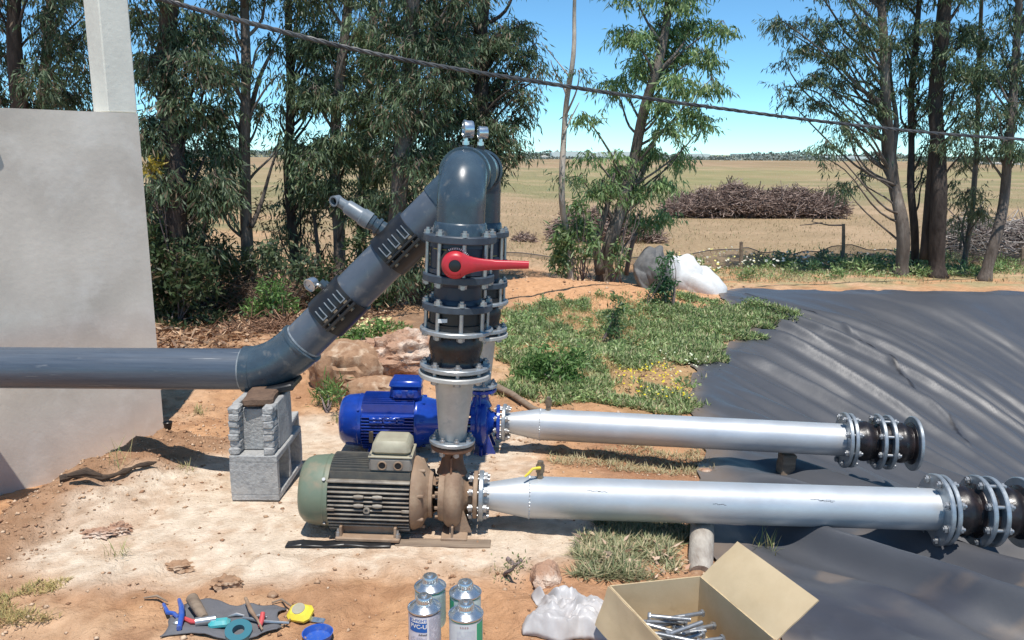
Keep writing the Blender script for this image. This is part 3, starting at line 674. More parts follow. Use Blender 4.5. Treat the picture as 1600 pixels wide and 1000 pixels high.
# saddle clamps
side = Vector((0, -1, 0)); upn = dirn.cross(Vector((0, 1, 0))); upn = upn if upn.z > 0 else -upn
def saddle(s_at, stub):
    c = loc_(low + dirn * s_at); L = .175; Rr = .1035
    m = MB(); m.lathe([(-L / 2, RP), (-L / 2, Rr), (L / 2, Rr), (L / 2, RP)], c, dirn, 48)
    s = m.build('saddle_clamp', M['blackpl'], dp)
    # bolting lugs along the side facing the camera, a little below the middle
    m = MB(); fr = Matrix((dirn, side, upn)).transposed()
    lug = c + side * (Rr + .004) - upn * .030
    m.box(lug + upn * .013, (L, .035, .012), fr, bev=.003); m.box(lug - upn * .009, (L, .038, .014), fr, bev=.003)
    m.build('clamp_lug', M['blackpl'], s); lug2 = c - side * (Rr + .004) - upn * .030; m = MB(); m.box(lug2, (L, .03, .03), fr, bev=.003); m.build('clamp_lug', M['blackpl'], s)
    # moulded rib pockets: three U shapes on the upper shell, two larger under the lug
    for k in (-1, 0, 1):
        m = MB(); pc = c + dirn * (k * .055)
        for dx in (-.012, .012):
            for a in (.12, .28, .44):
                q = side * math.cos(a) + upn * math.sin(a); m.box(pc + dirn * dx + q * (Rr + .003), (.004, .009, .019), Matrix((dirn, q, dirn.cross(q))).transposed(), bev=.001)
        q = side * math.cos(.03) + upn * math.sin(.03); m.box(pc + q * (Rr + .004), (.028, .010, .006), Matrix((dirn, q, dirn.cross(q))).transposed(), bev=.001)
        m.build('moulded_rib', M['pvclight'], s)
    for k in (-.06, 0, .06):
        m = MB(); pp = lug + dirn * k + side * .004; m.cyl(pp - upn * .024, pp + upn * .028, .006, seg=8); m.cyl(pp + upn * .019, pp + upn * .027, .011, seg=6); m.cyl(pp - upn * .025, pp - upn * .016, .011, seg=6)
        m.build('clamp_bolt', M['brass'], s)
    return s, c
d1 = .42; d2 = .815
s1, c1 = saddle(d1, 'gauge'); s2, c2 = saddle(d2, 'stub')
L_tot = (tee - low).length
# branch stub on the upper clamp: boss, union, reducer, open end bent toward the camera
bd = (upn * 1.0 - dirn * .22 + side * .02).normalized()
def sect(prof, name, mt, par, o, ax, seg=28):
    m = MB(); m.lathe(prof, o, ax, seg); return m.build(name, M[mt], par)
o_ = c2 + upn * .095 - dirn * .015
st = sect([(0, .036), (.022, .034), (.022, .040), (.035, .040), (.037, .030), (.052, .030), (.052, .035), (.066, .035), (.068, .028)], 'branch_boss', 'pvcfit', dp, o_, bd)
sect([(.066, .028), (.070, .039), (.108, .039), (.112, .034), (.118, .034), (.120, .033), (.180, .032), (.186, .029), (.192, .023), (.225, .0215), (.225, 0)], 'branch_union', 'pvclight', st, o_, bd)
e = o_ + bd * .232; fd = (side * .85 - dirn * .40 + upn * .25).normalized()
sect([(-.022, .0), (-.020, .015), (-.012, .0215), (.018, .022), (.020, .023), (.026, .023), (.026, .0165), (.0, .0165)], 'open_end', 'pvclight', st, e, fd)
sect([(.0, 0), (.0, .0165)], 'bore', 'dark', st, e + fd * .003, fd)
def gauge(parent, o, stem, face, R_, name='pressure_gauge', k=1.0):
    stem = Vector(stem).normalized(); face = Vector(face).normalized()
    m = MB(); m.cyl(o, Vector(o) + stem * .035 * k, .008 * k, seg=10); m.cyl(Vector(o) + stem * .008, Vector(o) + stem * .022 * k, .013 * k, seg=6)
    c = Vector(o) + stem * (.035 * k + R_ * .9)
    m.lathe([(-.028 * k, 0), (-.028 * k, R_ * .9), (-.024 * k, R_ * .96), (0, R_ * .97), (.0, R_ * 1.04), (.008, R_ * 1.04), (.009, R_ * .9), (.003, R_ * .88)], c, face, 32)
    gg = m.build(name, M['tin'], parent)
    m = MB(); m.lathe([(.003, R_ * .89), (.0032, 0)], c, face, 28); m.build('dial', M['glass'], gg)
    q = face.orthogonal().normalized(); m = MB()
    m.box(c + face * .0045 + q * R_ * .25, (R_ * .7, .002, .001), Matrix((q, face.cross(q), face)).transposed()); m.build('needle', M['ink'], gg)
    return gg
go = c1 + upn * .098 + dirn * .02
m = MB(); m.cyl(go, go + upn * .02, .022); m.cyl(go + upn * .018, go + upn * .035, .014); m.build('gauge_socket', M['pvcfit'], dp)
gauge(dp, go + upn * .012 , (upn * .75 - dirn * .75 + side * .1), (side * .75 - dirn * .45 + upn * .1), .029)
# two gauges standing on the header near the elbow, seen edge-on
for (u_, v_, R_, yy) in ((728, 232, .034, 3.20), (751, 232, .026, 3.42)):
    base = at(u_, v_, yy); base.z = HZ + .090; o2 = loc_(base)
    m = MB(); m.cyl(o2 - Vector((0, 0, .012)), o2 + Vector((0, 0, .012)), .026 if R_ > .03 else .016, seg=24); m.build('gauge_socket', M['blackpl'], dp)
    gauge(dp, o2 + Vector((0, 0, .006)), (0, 0, 1), (-1, -.25, 0), R_)

# ================================================================ SUCTION PIPES
def make_suction(front):
    if front: p0 = Vector((-.125, 3.0, .139)); th = R(1.5); yaw = 0; lab = 'front galvanised pipe with a small ball valve, running from the brown pump over the liner'; L = 1.78
    else: p0 = Vector((-.045, 4.08, .074)); th = R(1.0); yaw = R(-5.0); lab = 'rear galvanised suction pipe running from the blue pump over the liner'; L = 1.72
    sc_ = 1.0
    t = empty('suction_pipe', p0, lab, 'pipe', 'galvanised suction pipes', rot=(0, th, yaw))
    f = flange('pump_end_flange', 'galvf', t, O3, X3, .0, .018, .098, .04); bolt_ring(f, (-.002, 0, 0), X3, .078, 8, .042, .25, .008)
    m = MB(); m.lathe([(.016, .050), (.03, .052), (.19, .081), (.195, .081)], O3, X3, 48); m.build('cone', M['galv'], t)
    m = MB(); m.lathe([(.193, .081), (.195, .0823), (.199, .0823), (.202, .081), (L, .081)], O3, X3, 64); pp = m.build('tube', M['galv'], t)
    m = MB()
    for i in range(40):
        a = 2 * math.pi * i / 40; m.lathe([(-.004, 0), (0, .004), (.004, 0)], (.196, math.cos(a) * .081, math.sin(a) * .081), (0, -math.sin(a), math.cos(a)), 6)
    m.build('weld_seam', M['galvf'], pp)
    vx = .235
    m = MB(); m.cyl((vx, 0, .078), (vx, 0, .125), .013); m.cyl((vx, 0, .105), (vx, 0, .135), .017, seg=8); m.cyl((vx, 0, .135), (vx, 0, .150), .012); vv = m.build('air_valve', M['brass'], t)
    if front:
        m = MB(); m.cyl((vx, -.015, .128), (vx - .018, -.022, .128), .006); m.tube([(vx - .012, -.022, .130), (vx - .03, -.028, .128), (vx - .045, -.034, .112), (vx - .06, -.04, .100)], [.005, .0055, .0055, .004], 8); m.build('valve_handle', M['yellow'], vv)
        for (sx, sy_, ln) in ((.42, .8, .05), (.46, .78, .035), (1.28, .7, .09), (1.31, .64, .05), (.90, .35, .05)):
            m = MB()
            for k in range(6):
                x = sx + ln * k / 6; a_ = sy_ + .02 * math.sin(k * 2.1) - .004 * k
                n = Vector((0, -math.cos(a_), math.sin(a_))); m.box(Vector((x, 0, 0)) + n * .0812, (ln / 5, .0022, .0006), Matrix(((1, 0, 0), (0, math.sin(a_), -math.cos(a_)), (0, math.cos(a_), math.sin(a_)))).transposed())
            m.build('marker_scribble', M['ink'], pp)
    def pair(x, w=.0185, gap=.008):
        f1 = flange('pipe_end_flange', 'galvf', t, O3, X3, x, x + w, .139, .07); f2 = flange('joint_flange', 'galvf', t, O3, X3, x + w + gap, x + 2 * w + gap, .136, .07)
        bolt_ring(f1, (x + w + gap / 2, 0, 0), X3, .118, 8, 2 * w + gap, .25); return x + 2 * w + gap
    a = pair(L)
    def bulb(a, L2):
        m = MB(); m.lathe([(a - .008, .108), (a + .004, .104), (a + .012, .088), (a + .02, .087), (a + L2 * .4, .1), (a + L2 * .5, .101), (a + L2 * .6, .1), (a + L2 - .02, .087), (a + L2 - .012, .088), (a + L2 - .004, .104), (a + L2 + .008, .108)], O3, X3, 48); m.build('rubber_joint', M['rubber'], t)
    bulb(a, .115); a2 = pair(a + .115, gap=.032)
    m = MB(); m.lathe([(a + .115 + .0185, .1), (a + .115 + .0185 + .032, .1)], O3, X3, 40); m.build('gasket', M['rubber'], t)
    bulb(a2, .105); flange('end_flange', 'galvf', t, O3, X3, a2 + .105, a2 + .122, .136, .075)
    return t
sf = make_suction(True); sr = make_suction(False)
# ================================================================ BLOCKS UNDER THE PIPE
def rough_mesh(mb, amp, seed, fr=30):
    rr = np.random.default_rng(seed); return mb
def subdiv_noise(ob, cuts, amp, fr, seed=0):
    import bmesh
    bm = bmesh.new(); bm.from_mesh(ob.data); bmesh.ops.subdivide_edges(bm, edges=bm.edges[:], cuts=cuts, use_grid_fill=True)
    P = np.array([v.co[:] for v in bm.verts]); n = (fbm(P[:, 0] + P[:, 2] * 1.7, P[:, 1] - P[:, 2] * .9, fr, 3, seed) - .5) * 2 * amp; n2_ = (fbm(P[:, 1] + P[:, 2], P[:, 0] + P[:, 2] * .4, fr, 3, seed + 5) - .5) * 2 * amp
    n3_ = (fbm(P[:, 0] * .9 + P[:, 1], P[:, 2] + P[:, 1] * .3, fr, 3, seed + 9) - .5) * 2 * amp
    for v, a, b_, c_ in zip(bm.verts, n, n2_, n3_): v.co += Vector((a, b_, c_))
    bm.to_mesh(ob.data); bm.free(); ob.data.update(); return ob
bx, by = -1.088, 3.25
def shell(mb, c, sx, sy, sz, t=.028, web=True, axis='x'):
    """hollow block whose two cores run along x (open on the right-hand side)"""
    x, y, z = c
    mb.box((x, y, z + sz / 2 - t / 2), (sx, sy, t), bev=.003); mb.box((x, y, z - sz / 2 + t / 2), (sx, sy, t), bev=.003)
    h = sz - 2 * t - .0; 
    for k in (-1, 0, 1): mb.box((x, y + k * (sy / 2 - t / 2), z), (sx - (.004 if k == 0 else .0), t, h), bev=0)
m = MB(); shell(m, (bx + .005, by + .20, .10), .2, .40, .2); lb = subdiv_noise(m.build('concrete_block', M['block'], smooth=False), 2, .0022, 28, 3)
tag(lb, 'grey hollow concrete block lying on its side, front block of the bottom layer', 'concrete block', 'blocks propping the grey pipe')
lb.rotation_euler = (0, 0, 0)
m = MB(); shell(m, (0, 0, 0), .16, .36, .19); lb2 = subdiv_noise(m.build('concrete_block', M['block'], smooth=False), 2, .002, 28, 8)
lb2.location = (bx - .075, by + .60, .048); lb2.rotation_euler = (0, 0, R(4))
tag(lb2, 'concrete block in the shade at the back right of the bottom layer of the prop', 'concrete block', 'blocks propping the grey pipe')
# upper block: standing on end, broken frog facing the camera, taller side walls
m = MB(); uh = .205; uz = .203
for s in (-1, 1):
    for k in range(7):
        zz = uz + uh * (k + .5) / 7; m.box((bx + s * .072 + random.uniform(-.003, .003), by + .045 + random.uniform(-.006, .006), zz), (.044, .075, uh / 7 + .003), bev=.006)
    m.box((bx + s * .082, by + .185, uz + uh / 2), (.028, .21, uh), bev=.003)
m.box((bx, by + .085, uz + uh / 2 - .012), (.11, .03, uh - .024), bev=.002)
m.box((bx, by + .27, uz + uh / 2), (.13, .03, uh), bev=.002)
ub = subdiv_noise(m.build('concrete_block', M['block'], smooth=False), 2, .004, 40, 14)
tag(ub, 'broken concrete block with a jagged recessed end, topmost of the stack under the elbow', 'concrete block', 'blocks propping the grey pipe')
ub.rotation_euler = (0, 0, 0)
m = MB(); m.box((bx + .01, by + .15, uz + uh + .010), (.125, .20, .036), Matrix.Rotation(.12, 3, 'Z'), bev=.008); br = subdiv_noise(m.build('brick', M['brick']), 2, .005, 25, 4)
tag(br, 'dark brown broken brick wedged on top of the block stack', 'brick')
m = MB(); m.box((bx + .05, by + .27, uz + uh + .020), (.17, .16, .03), Matrix.Rotation(-.2, 3, 'Y'), bev=.006); pdm = subdiv_noise(m.build('rubber_pad', M['blackpl']), 2, .006, 15, 6)
tag(pdm, 'folded black rubber pad squeezed between the pipe elbow and the block stack', 'rubber pad')

# ================================================================ ROCKS
def rock_mesh(name, size, seed, mt='rock', sub=4, amp=.28, fr=2.2, flat=.3):
    import bmesh
    bm = bmesh.new(); bmesh.ops.create_icosphere(bm, subdivisions=sub, radius=1)
    P = np.array([v.co[:] for v in bm.verts]); o = seed * 3.1
    n = 0
    for k, (f_, a_) in enumerate(((fr, 1), (fr * 2.3, .5), (fr * 5, .32), (fr * 11, .2))):
        n = n + a_ * (vnoise(P[:, 0] + .5 * P[:, 2] + o, P[:, 1] + o, f_, k) + vnoise(P[:, 1] - .4 * P[:, 0] + o, P[:, 2] + o, f_, k + 7) - 1)
    q = np.round(n * 3) / 3; n = n * .7 + q * .3
    P = P * (1 + amp * n)[:, None]; P[:, 2] = np.maximum(P[:, 2], -flat)
    P *= np.array(size)
    for v, p in zip(bm.verts, P): v.co = p
    me = bpy.data.meshes.new(name); bm.to_mesh(me); bm.free(); me.materials.append(M[mt]); me.shade_smooth(); me.set_sharp_from_angle(angle=R(42))
    o = bpy.data.objects.new(name, me); col.objects.link(o); return o
def put_rock(u, v, size, seed, label, cat='rock', mt='rock', name='rock', rz=0, dz=.0, **k):
    o = rock_mesh(name, size, seed, mt, **k); p = on(u, v); o.location = (p.x, p.y + size[1] * .6, gz(p.x, p.y + size[1] * .6) + size[2] * .25 + dz); o.rotation_euler = (0, 0, rz); tag(o, label, cat); return o
put_rock(622, 590, (.30, .20, .20), 3, 'large pale and reddish limestone boulder behind the blue motor', sub=5, rz=.15, dz=.02, amp=.30, flat=.6, fr=2.6)
put_rock(538, 612, (.26, .20, .20), 8, 'low earthy brown boulder just right of the pipe elbow', mt='clod', rz=-.3, dz=.03, amp=.26, flat=.6)
put_rock(580, 622, (.20, .12, .09), 12, 'flat tan rock lying against the front of the larger boulder', mt='clod', rz=.1, amp=.2)
put_rock(953, 437, (.085, .06, .05), 5, 'small brown stone sitting on top of the orange dirt bank', mt='clod', sub=3)
put_rock(852, 915, (.055, .06, .05), 17, 'pinkish chalky stone beside the straw left of the cardboard box', sub=3, amp=.35)
put_rock(274, 893, (.052, .03, .016), 21, 'flat pinkish lump of earth on the left foreground soil', 'clod', 'clod', 'earth_clod', sub=4, amp=.6, fr=5)
put_rock(352, 921, (.05, .032, .026), 25, 'crumbly pale lump of earth above the dark tool cloth', 'clod', 'clod', 'earth_clod', sub=4, amp=.45, fr=4)
put_rock(425, 936, (.018, .014, .013), 27, 'small pale pebble above the tape measure, left of the cans', 'pebble', 'clod', 'pebble', sub=3)
0 and put_rock(240, 785, (.035, .022, .018), 29, 'small brown clod at the edge of the cement dust, left of the block stack', 'clod', 'clod', 'earth_clod', sub=3)
put_rock(150, 842, (.06, .03, .018), 31, 'whitish lump of old mortar at the left edge of the cement floor', 'mortar lump', 'rock', 'mortar_lump', sub=4, amp=.7, fr=5)
put_rock(185, 835, (.045, .03, .022), 33, 'chalky lump of mortar right beside the whitish mortar lump', 'mortar lump', 'rock', 'mortar_lump', sub=4, amp=.7, fr=5)
0 and put_rock(75, 893, (.05, .03, .012), 35, 'pale flat stone in the yellowish dry grass at the lower left', 'stone', 'rock', 'rock', sub=3)
put_rock(1103, 741, (.035, .03, .022), 41, 'pale stone at the liner edge between the two suction pipes', 'stone', 'rock', 'rock', sub=3)

# pebbles and crumbs of soil, countless
def scatter_stones(name, n, region, smin, smax, seed, mt, bias=None):
    rr = np.random.default_rng(seed); x = rr.uniform(region[0], region[1], n); y = rr.uniform(region[2], region[3], n)
    keep = np.ones(n, bool) if bias is None else bias(x, y, rr); x = x[keep]; y = y[keep]; n = len(x)
    s = smin * (smax / smin) ** (rr.random(n) ** 2.6); z = g(x, y)
    base = np.array([(1, 0, 0), (-1, 0, 0), (0, 1, 0), (0, -1, 0), (0, 0, 1), (0, 0, -1)], float)
    tri = np.array([(0, 2, 4), (2, 1, 4), (1, 3, 4), (3, 0, 4), (2, 0, 5), (1, 2, 5), (3, 1, 5), (0, 3, 5)])
    V = base[None] * (1 + rr.uniform(-.35, .35, (n, 6, 1))) * np.stack([s, s * rr.uniform(.6, 1, n), s * rr.uniform(.4, .8, n)], 1)[:, None]
    a = rr.uniform(0, 6.28, n); ca, sa = np.cos(a), np.sin(a); X = V[:, :, 0] * ca[:, None] - V[:, :, 1] * sa[:, None]; Y = V[:, :, 0] * sa[:, None] + V[:, :, 1] * ca[:, None]
    V = np.stack([X + x[:, None], Y + y[:, None], V[:, :, 2] + (z + s * .2)[:, None]], 2).reshape(-1, 3)
    F_ = (tri[None] + (np.arange(n) * 6)[:, None, None]).reshape(-1, 3)
    t = rr.random((n, 1)); t = t ** 2; c = np.array((.44, .275, .165)) * (1 - t) + np.array((.60, .45, .32)) * t; c = np.where(rr.random((n, 1)) < .35, np.array((.32, .18, .105)), c)
    c = np.repeat(c * rr.uniform(.8, 1.15, (n, 1)), 8, 0)
    o = np_mesh(name, V, F_, M['litter'], fcol=c); return o
def not_liner(x, y, rr): return (x < rim_x(y) - .02)
def soil_bias(x, y, rr):
    d = np.abs(x - ridge_x(y)); p = .25 + .75 * sst(.45, .65, fbm(x, y, 2.2, 3, 55)) + 1.0 * (d < .3)
    p = p * (1 - .7 * slab_mask(x, y)); return (rr.random(len(x)) < p) & (x < rim_x(y) - .02) & (x < 1.3)
tag(scatter_stones('soil_crumbs', 34000, (-2.4, 1.2, 1.7, 4.9), .0018, .013, 5, 'clod', soil_bias), 'scattered pebbles and crumbs of soil over the bare ground around the pumps', 'pebbles', kind='stuff')
tag(scatter_stones('bank_pebbles', 3500, (-2.5, 3.5, 4.9, 10.6), .006, .028, 6, 'clod', not_liner), 'pebbles scattered over the dirt bank beyond the pumps', 'pebbles', kind='stuff')

# ================================================================ WOOD BITS
def tube_thing(name, pts, rad, mt, label, cat, seg=10, group=None):
    m = MB(); m.tube(pts, rad, seg); return tag(m.build(name, M[mt]), label, cat, group)
a = on(90, 762); b_ = on(160, 757); c_ = on(242, 737)
m = MB(); n = 14; vs = []
P = []
for i in range(n):
    s = i / (n - 1); p = Vector(a).lerp(b_, min(1, s * 2)) if s < .5 else Vector(b_).lerp(c_, s * 2 - 1)
    P.append(p + Vector((0, .02, .022 + .008 * math.sin(s * 9))))
m.tube(P, [.016 - .008 * i / n + .005 * math.sin(i * 2.3) for i in range(n)], 8)
pl = m.build('plank', M['darkwood']); subdiv_noise(pl, 1, .006, 20, 3); tag(pl, 'dark splintered plank lying on the soil at the foot of the wall', 'plank')  # dark brown wood tones along the whole length
m = MB(); m.tube([on(105, 745, .05), on(135, 742, .06), on(160, 745, .05)], [.008, .02, .006], 8); k_ = m.build('bark_piece', M['darkwood']); tag(k_, 'short dark curl of bark resting against the dark plank by the wall', 'bark')
# black cup-like plant pot by the wall corner
p = on(263, 672); m = MB(); m.lathe([(0, 0), (0, .014), (.04, .024), (.042, .022), (.036, .02)], (p.x, p.y, p.z), Z3, 18); tag(m.build('bottle_neck', M['blackpl']), 'small dark plastic cup half buried in the ground at the wall corner', 'cup')
# supports under the suction pipes
lp = on(1118, 896); xx = (1120 - 800) / F_PX * 3.0
zl = sf.location.z - math.tan(R(1.5)) * (xx - sf.location.x) - .081 - .047
m = MB(); pts = [(xx - .060, 2.73, zl - .03), (xx - .045, 2.80, zl - .012), (xx - .008, 2.95, zl), (xx + .035, 3.12, zl)]; m.tube(pts, [.040, .046, .047, .046], 24)
lg = m.build('log', M['logm'], ang=50); tag(lg, 'short pale round log lying under the front suction pipe behind the cardboard box', 'log')
m = MB(); m.tube([(xx - .085, 2.70, zl - .055), (xx - .07, 2.74, zl - .045), (xx - .05, 2.78, zl - .035)], [.02, .04, .03], 9); cc = subdiv_noise(m.build('stone', M['clod']), 1, .008, 20); tag(cc, 'ragged clod of earth at the near end of the pale log', 'clod')
px_ = 1.405; py_ = 3.965
zb = liner_z(px_, py_) - .02; zt = sr.location.z - math.tan(R(1.0)) * 1.45 - .081 - .012
m = MB(); m.box((0, 0, (zt - zb) / 2), (.075, .07, zt - zb), bev=.006); po = subdiv_noise(m.build('support_block', M['wood']), 3, .004, 25, 3); po.location = (px_, py_, zb); po.rotation_euler = (0, R(4), .2)
tag(po, 'stubby weathered wooden block propping up the rear suction pipe on the liner', 'support block')
# stick by the blue pump's outlet
pA = on(772, 606, .03); pB = on(832, 640, .01)
tube_thing('stick', [pA + Vector((-.05, .05, .03)), pA, pA.lerp(pB, .5) + Vector((0, 0, .015)), pB, pB + Vector((.05, -.05, 0))], [.022, .026, .02, .018, .012], 'wood', 'thick broken stick lying on the ground behind the blue pump', 'stick')
# ================================================================ SACKS
def crump(seed, n, x, y, z):
    rr = np.random.default_rng(seed); h = np.full(np.shape(x), -9.0)
    for k in range(n):
        c = rr.uniform(-1, 1, 3); h = np.maximum(h, rr.uniform(0, .25) - np.sqrt((x - c[0]) ** 2 + (y - c[1]) ** 2 + (z - c[2]) ** 2))
    return h
def sack(name, p, size, mt, label, cat, seed, shape):
    """bag: a lumpy half ellipsoid broken into flat facets and creases; shape(s) gives its height along its length"""
    nu, nv = 110, 80; A_, B_ = np.meshgrid(np.linspace(-1, 1, nu), np.linspace(0, 2 * math.pi, nv, endpoint=False), indexing='ij')
    h = np.interp(A_, *shape); wv = np.sqrt(np.clip(1 - np.abs(A_) ** 4, 0, 1)); x = A_; y = np.cos(B_) * wv; z = np.sin(B_) * h
    k = 1 + .85 * (crump(seed, 12, x, y, z) + .5) + .55 * (crump(seed + 1, 50, x, y, z) + .3)
    P_ = np.stack([x * size[0] * (1 + .06 * (k - 1)), y * size[1] * k, np.maximum(z * size[2] * k, -.06)], -1).reshape(-1, 3)
    P_[:, 0] += .05 * np.sin(P_[:, 2] * 9 + seed); P_ += np.array([p.x, p.y + size[1] * .6, p.z + .03]); ii = np.arange(nu * nv).reshape(nu, nv); j2 = np.roll(ii, -1, 1)
    F_ = np.stack([ii[:-1], ii[1:], j2[1:], j2[:-1]], -1).reshape(-1, 4); o = np_mesh(name, P_, F_, M[mt], smooth=True); o.data.set_sharp_from_angle(angle=R(24)); return tag(o, label, cat)
sack('sack', on(1088, 455), (.36, .22, .36), 'sack', 'crumpled white woven sack lying on the dirt bank at the corner of the pond liner', 'sack', 3, ([-1, -.93, -.75, -.4, 0, .5, .85, 1], [.2, .80, .92, .66, .62, .45, .25, .03]))
sack('sack', on(1024, 452), (.20, .18, .36), 'darksack', 'full dark grey sack slumped against the left of the white sack', 'sack', 9, ([-1, -.9, -.5, .5, .9, 1], [.3, .65, .85, .95, .7, .3]))

# ================================================================ CANS
def can(X, Y, Rr, H, lab, kind, rot=0):
    z0 = gz(X, Y) - .002; t = empty('solvent_can', (X, Y, z0), lab, 'can', 'cans standing on the soil', rot=(0, 0, rot))
    paper = {'b': 'labwhite', 'm': 'labmint', 'g': 'labpale'}[kind]
    m = MB(); m.lathe([(0, 0), (.0, Rr - .003), (.003, Rr), (H - .006, Rr)], O3, Z3, 56); m.build('can_body', M[paper], t)
    m = MB(); m.lathe([(H - .006, Rr), (H - .004, Rr + .0022), (H, Rr + .0022), (H + .001, Rr), (H - .001, Rr - .003), (H + .007, Rr - .013), (H + .012, Rr * .62), (H + .013, Rr * .52), (H + .016, Rr * .50), (H + .016, 0)], O3, Z3, 56)
    m.build('can_top', M['tin'], t)
    m = MB(); m.lathe([(H + .012, .024), (H + .030, .0235), (H + .034, .021), (H + .034, .009), (H + .040, .008), (H + .041, 0)], O3, Z3, 36)
    for i in range(24):
        a = i * math.pi / 12; m.box((math.cos(a) * .0238, math.sin(a) * .0238, H + .021), (.0015, .0025, .016), Matrix.Rotation(a, 3, 'Z'))
    m.build('screw_cap', M['tin'], t)
    rim = {'b': 'labblue', 'm': 'labgreen', 'g': 'labgreen'}[kind]
    m = MB(); m.lathe([(H - .0085, Rr + .0006), (H - .0060, Rr + .0006)], O3, Z3, 56); m.build('rim_line', M['ink' if kind == 'b' else rim], t)
    return t
def patch(t, name, mt, Rr, a0, a1, z0, z1, off=.0006):
    m = MB(); m.lathe([(z0, Rr + off), (z1, Rr + off)], O3, Z3, max(3, int(abs(a1 - a0) / .08)), R(-90) + a0, R(-90) + a1, ref=X3); return m.build(name, M[mt], t)
def wrap_text(t, s, mt, Rr, a_c, z, size, off=.0010, squash=1.0, name='lettering'):
    c = bpy.data.curves.new('txt', 'FONT'); c.body = s; c.size = size; c.align_x = 'CENTER'; c.align_y = 'CENTER'; c.offset = size * .025
    o = bpy.data.objects.new('txt', c); col.objects.link(o); dg = bpy.context.evaluated_depsgraph_get(); me = bpy.data.meshes.new_from_object(o.evaluated_get(dg)); bpy.data.objects.remove(o)
    for v in me.vertices:
        a = R(-90) + a_c + v.co.x * squash / Rr; zz = v.co.y; v.co = (math.cos(a) * (Rr + off), math.sin(a) * (Rr + off), z + zz)
    me.materials.clear(); me.materials.append(M[mt]); o = bpy.data.objects.new(name, me); col.objects.link(o); o.parent = t; return o
def small_print(t, Rr, a0, a1, z0, z1, seed, mt='inklight', dz=.0042):
    rr = random.Random(seed); m = MB(); z = z1
    while z > z0:
        a = a0
        while a < a1 - .04:
            L = rr.uniform(.03, .13); e = min(a + L, a1)
            if rr.random() > .12: m.lathe([(z, Rr + .0009), (z + .0013, Rr + .0009)], O3, Z3, 2, R(-90) + a, R(-90) + e, ref=X3)
            a = e + .025
        z -= dz
    return m.build('small_print', M[mt], t)
CH = .128
def can_xy(u, v, H): 
    d = ray(u, v); t_ = (CAM_H - (H + .02)) / -d.z; return d.x * t_, d.y * t_
x_, y_ = can_xy(663, 934, CH); c1_ = can(x_, y_, .0485, CH, 'front left white can with a blue panel on its label', 'b')
patch(c1_, 'label_panel', 'labblue', .0485, -.95, .25, .070, .110); patch(c1_, 'label_panel', 'white', .0485, -.80, .22, .1005, .1145, .0008)
wrap_text(c1_, 'ID-FIGHT', 'labblue', .0485, -.30, .1075, .0125); wrap_text(c1_, 'PVC-U', 'white', .0485, -.30, .0885, .0185, name='lettering')
patch(c1_, 'label_stripe', 'white', .0485, .26, .33, .0, .118, .0007); wrap_text(c1_, 'Adhesif', 'ink', .0485, -.02, .0625, .0085); small_print(c1_, .0485, .38, 1.25, .005, .112, 4); small_print(c1_, .0485, -.9, .2, .005, .052, 7)
x_, y_ = can_xy(672, 907, CH); c2_ = can(x_, y_, .0480, CH, 'rear left mint coloured can standing behind the can with the blue panel', 'm'); small_print(c2_, .048, .2, 1.2, .005, .11, 12)
x_, y_ = can_xy(728, 948, CH - .002); c3_ = can(x_, y_, .0495, CH - .002, 'front right pale can with faint red print and a green edge on its label', 'g')
patch(c3_, 'label_panel', 'labgreen', .0495, .72, 1.35, .0, .112); patch(c3_, 'label_stripe', 'white', .0495, .66, .72, .0, .116, .0008); wrap_text(c3_, '5 0 0 0', 'inkred', .0495, -.05, .1065, .0085); small_print(c3_, .0495, -.5, .6, .005, .094, 15, 'labwhite')
x_, y_ = can_xy(727, 912, CH + .002); c4_ = can(x_, y_, .0480, CH + .002, 'rear right can with a green strip at the left of its pale label', 'm'); patch(c4_, 'label_panel', 'labgreen', .048, -1.5, -.75, .0, .116)

# ================================================================ CARDBOARD BOX WITH BOLTS
bzt = .175; BL = on(953, 985)
A = at(953, 916, 2.245); A = Vector((A.x, 2.245, bzt)); 
def top_pt(u, v, z): 
    d = ray(u, v); t_ = (CAM_H - z) / -d.z; return Vector((d.x * t_, d.y * t_, z))
bA = top_pt(953, 916, bzt); bB = top_pt(1094, 901, bzt); ed = (bB - bA); W_ = ed.length; ed.normalize(); sd_ = Vector((ed.y, -ed.x, 0)); 
bC = top_pt(1206, 980, bzt); sdir = (bC - bB).normalized(); sdir = (sdir * .6 + sd_ * .4).normalized(); LB = .36
g0 = gz(bA.x + .15, bA.y - .15) + .002
bx_ = empty('cardboard_box', (bA.x, bA.y, 0), 'open brown cardboard box of bolts at the bottom right, one long flap standing open', 'box')
ob = Vector(bx_.location)
def wallp(name, p, q, z0, z1, th, par, mt='card'):
    p = Vector(p) - ob; q = Vector(q) - ob; d = (q - p); L = d.length; d.normalize(); n = Vector((d.y, -d.x, 0))
    m = MB(); fr = Matrix((d, n, Vector((0, 0, 1)))).transposed(); mid = (p + q) / 2; m.box((mid.x, mid.y, (z0 + z1) / 2), (L, th, z1 - z0), fr); o = m.build(name, M[mt], par, smooth=False)
    m = MB(); m.box((mid.x, mid.y, z1 + .0008), (L, th * 1.02, .0016), fr); m.build('cut_edge', M['cardedge'], o, smooth=False); return o
bD = bA + sdir * LB; bC2 = bB + sdir * LB
wallp('box_side', bA, bB, g0, bzt, .005, bx_); wallp('box_side', bA + sdir * .003, bD, g0, bzt, .005, bx_); wallp('box_side', bB + sdir * .003, bC2, g0, bzt, .005, bx_); wallp('box_side', bD, bC2, g0, bzt, .005, bx_)
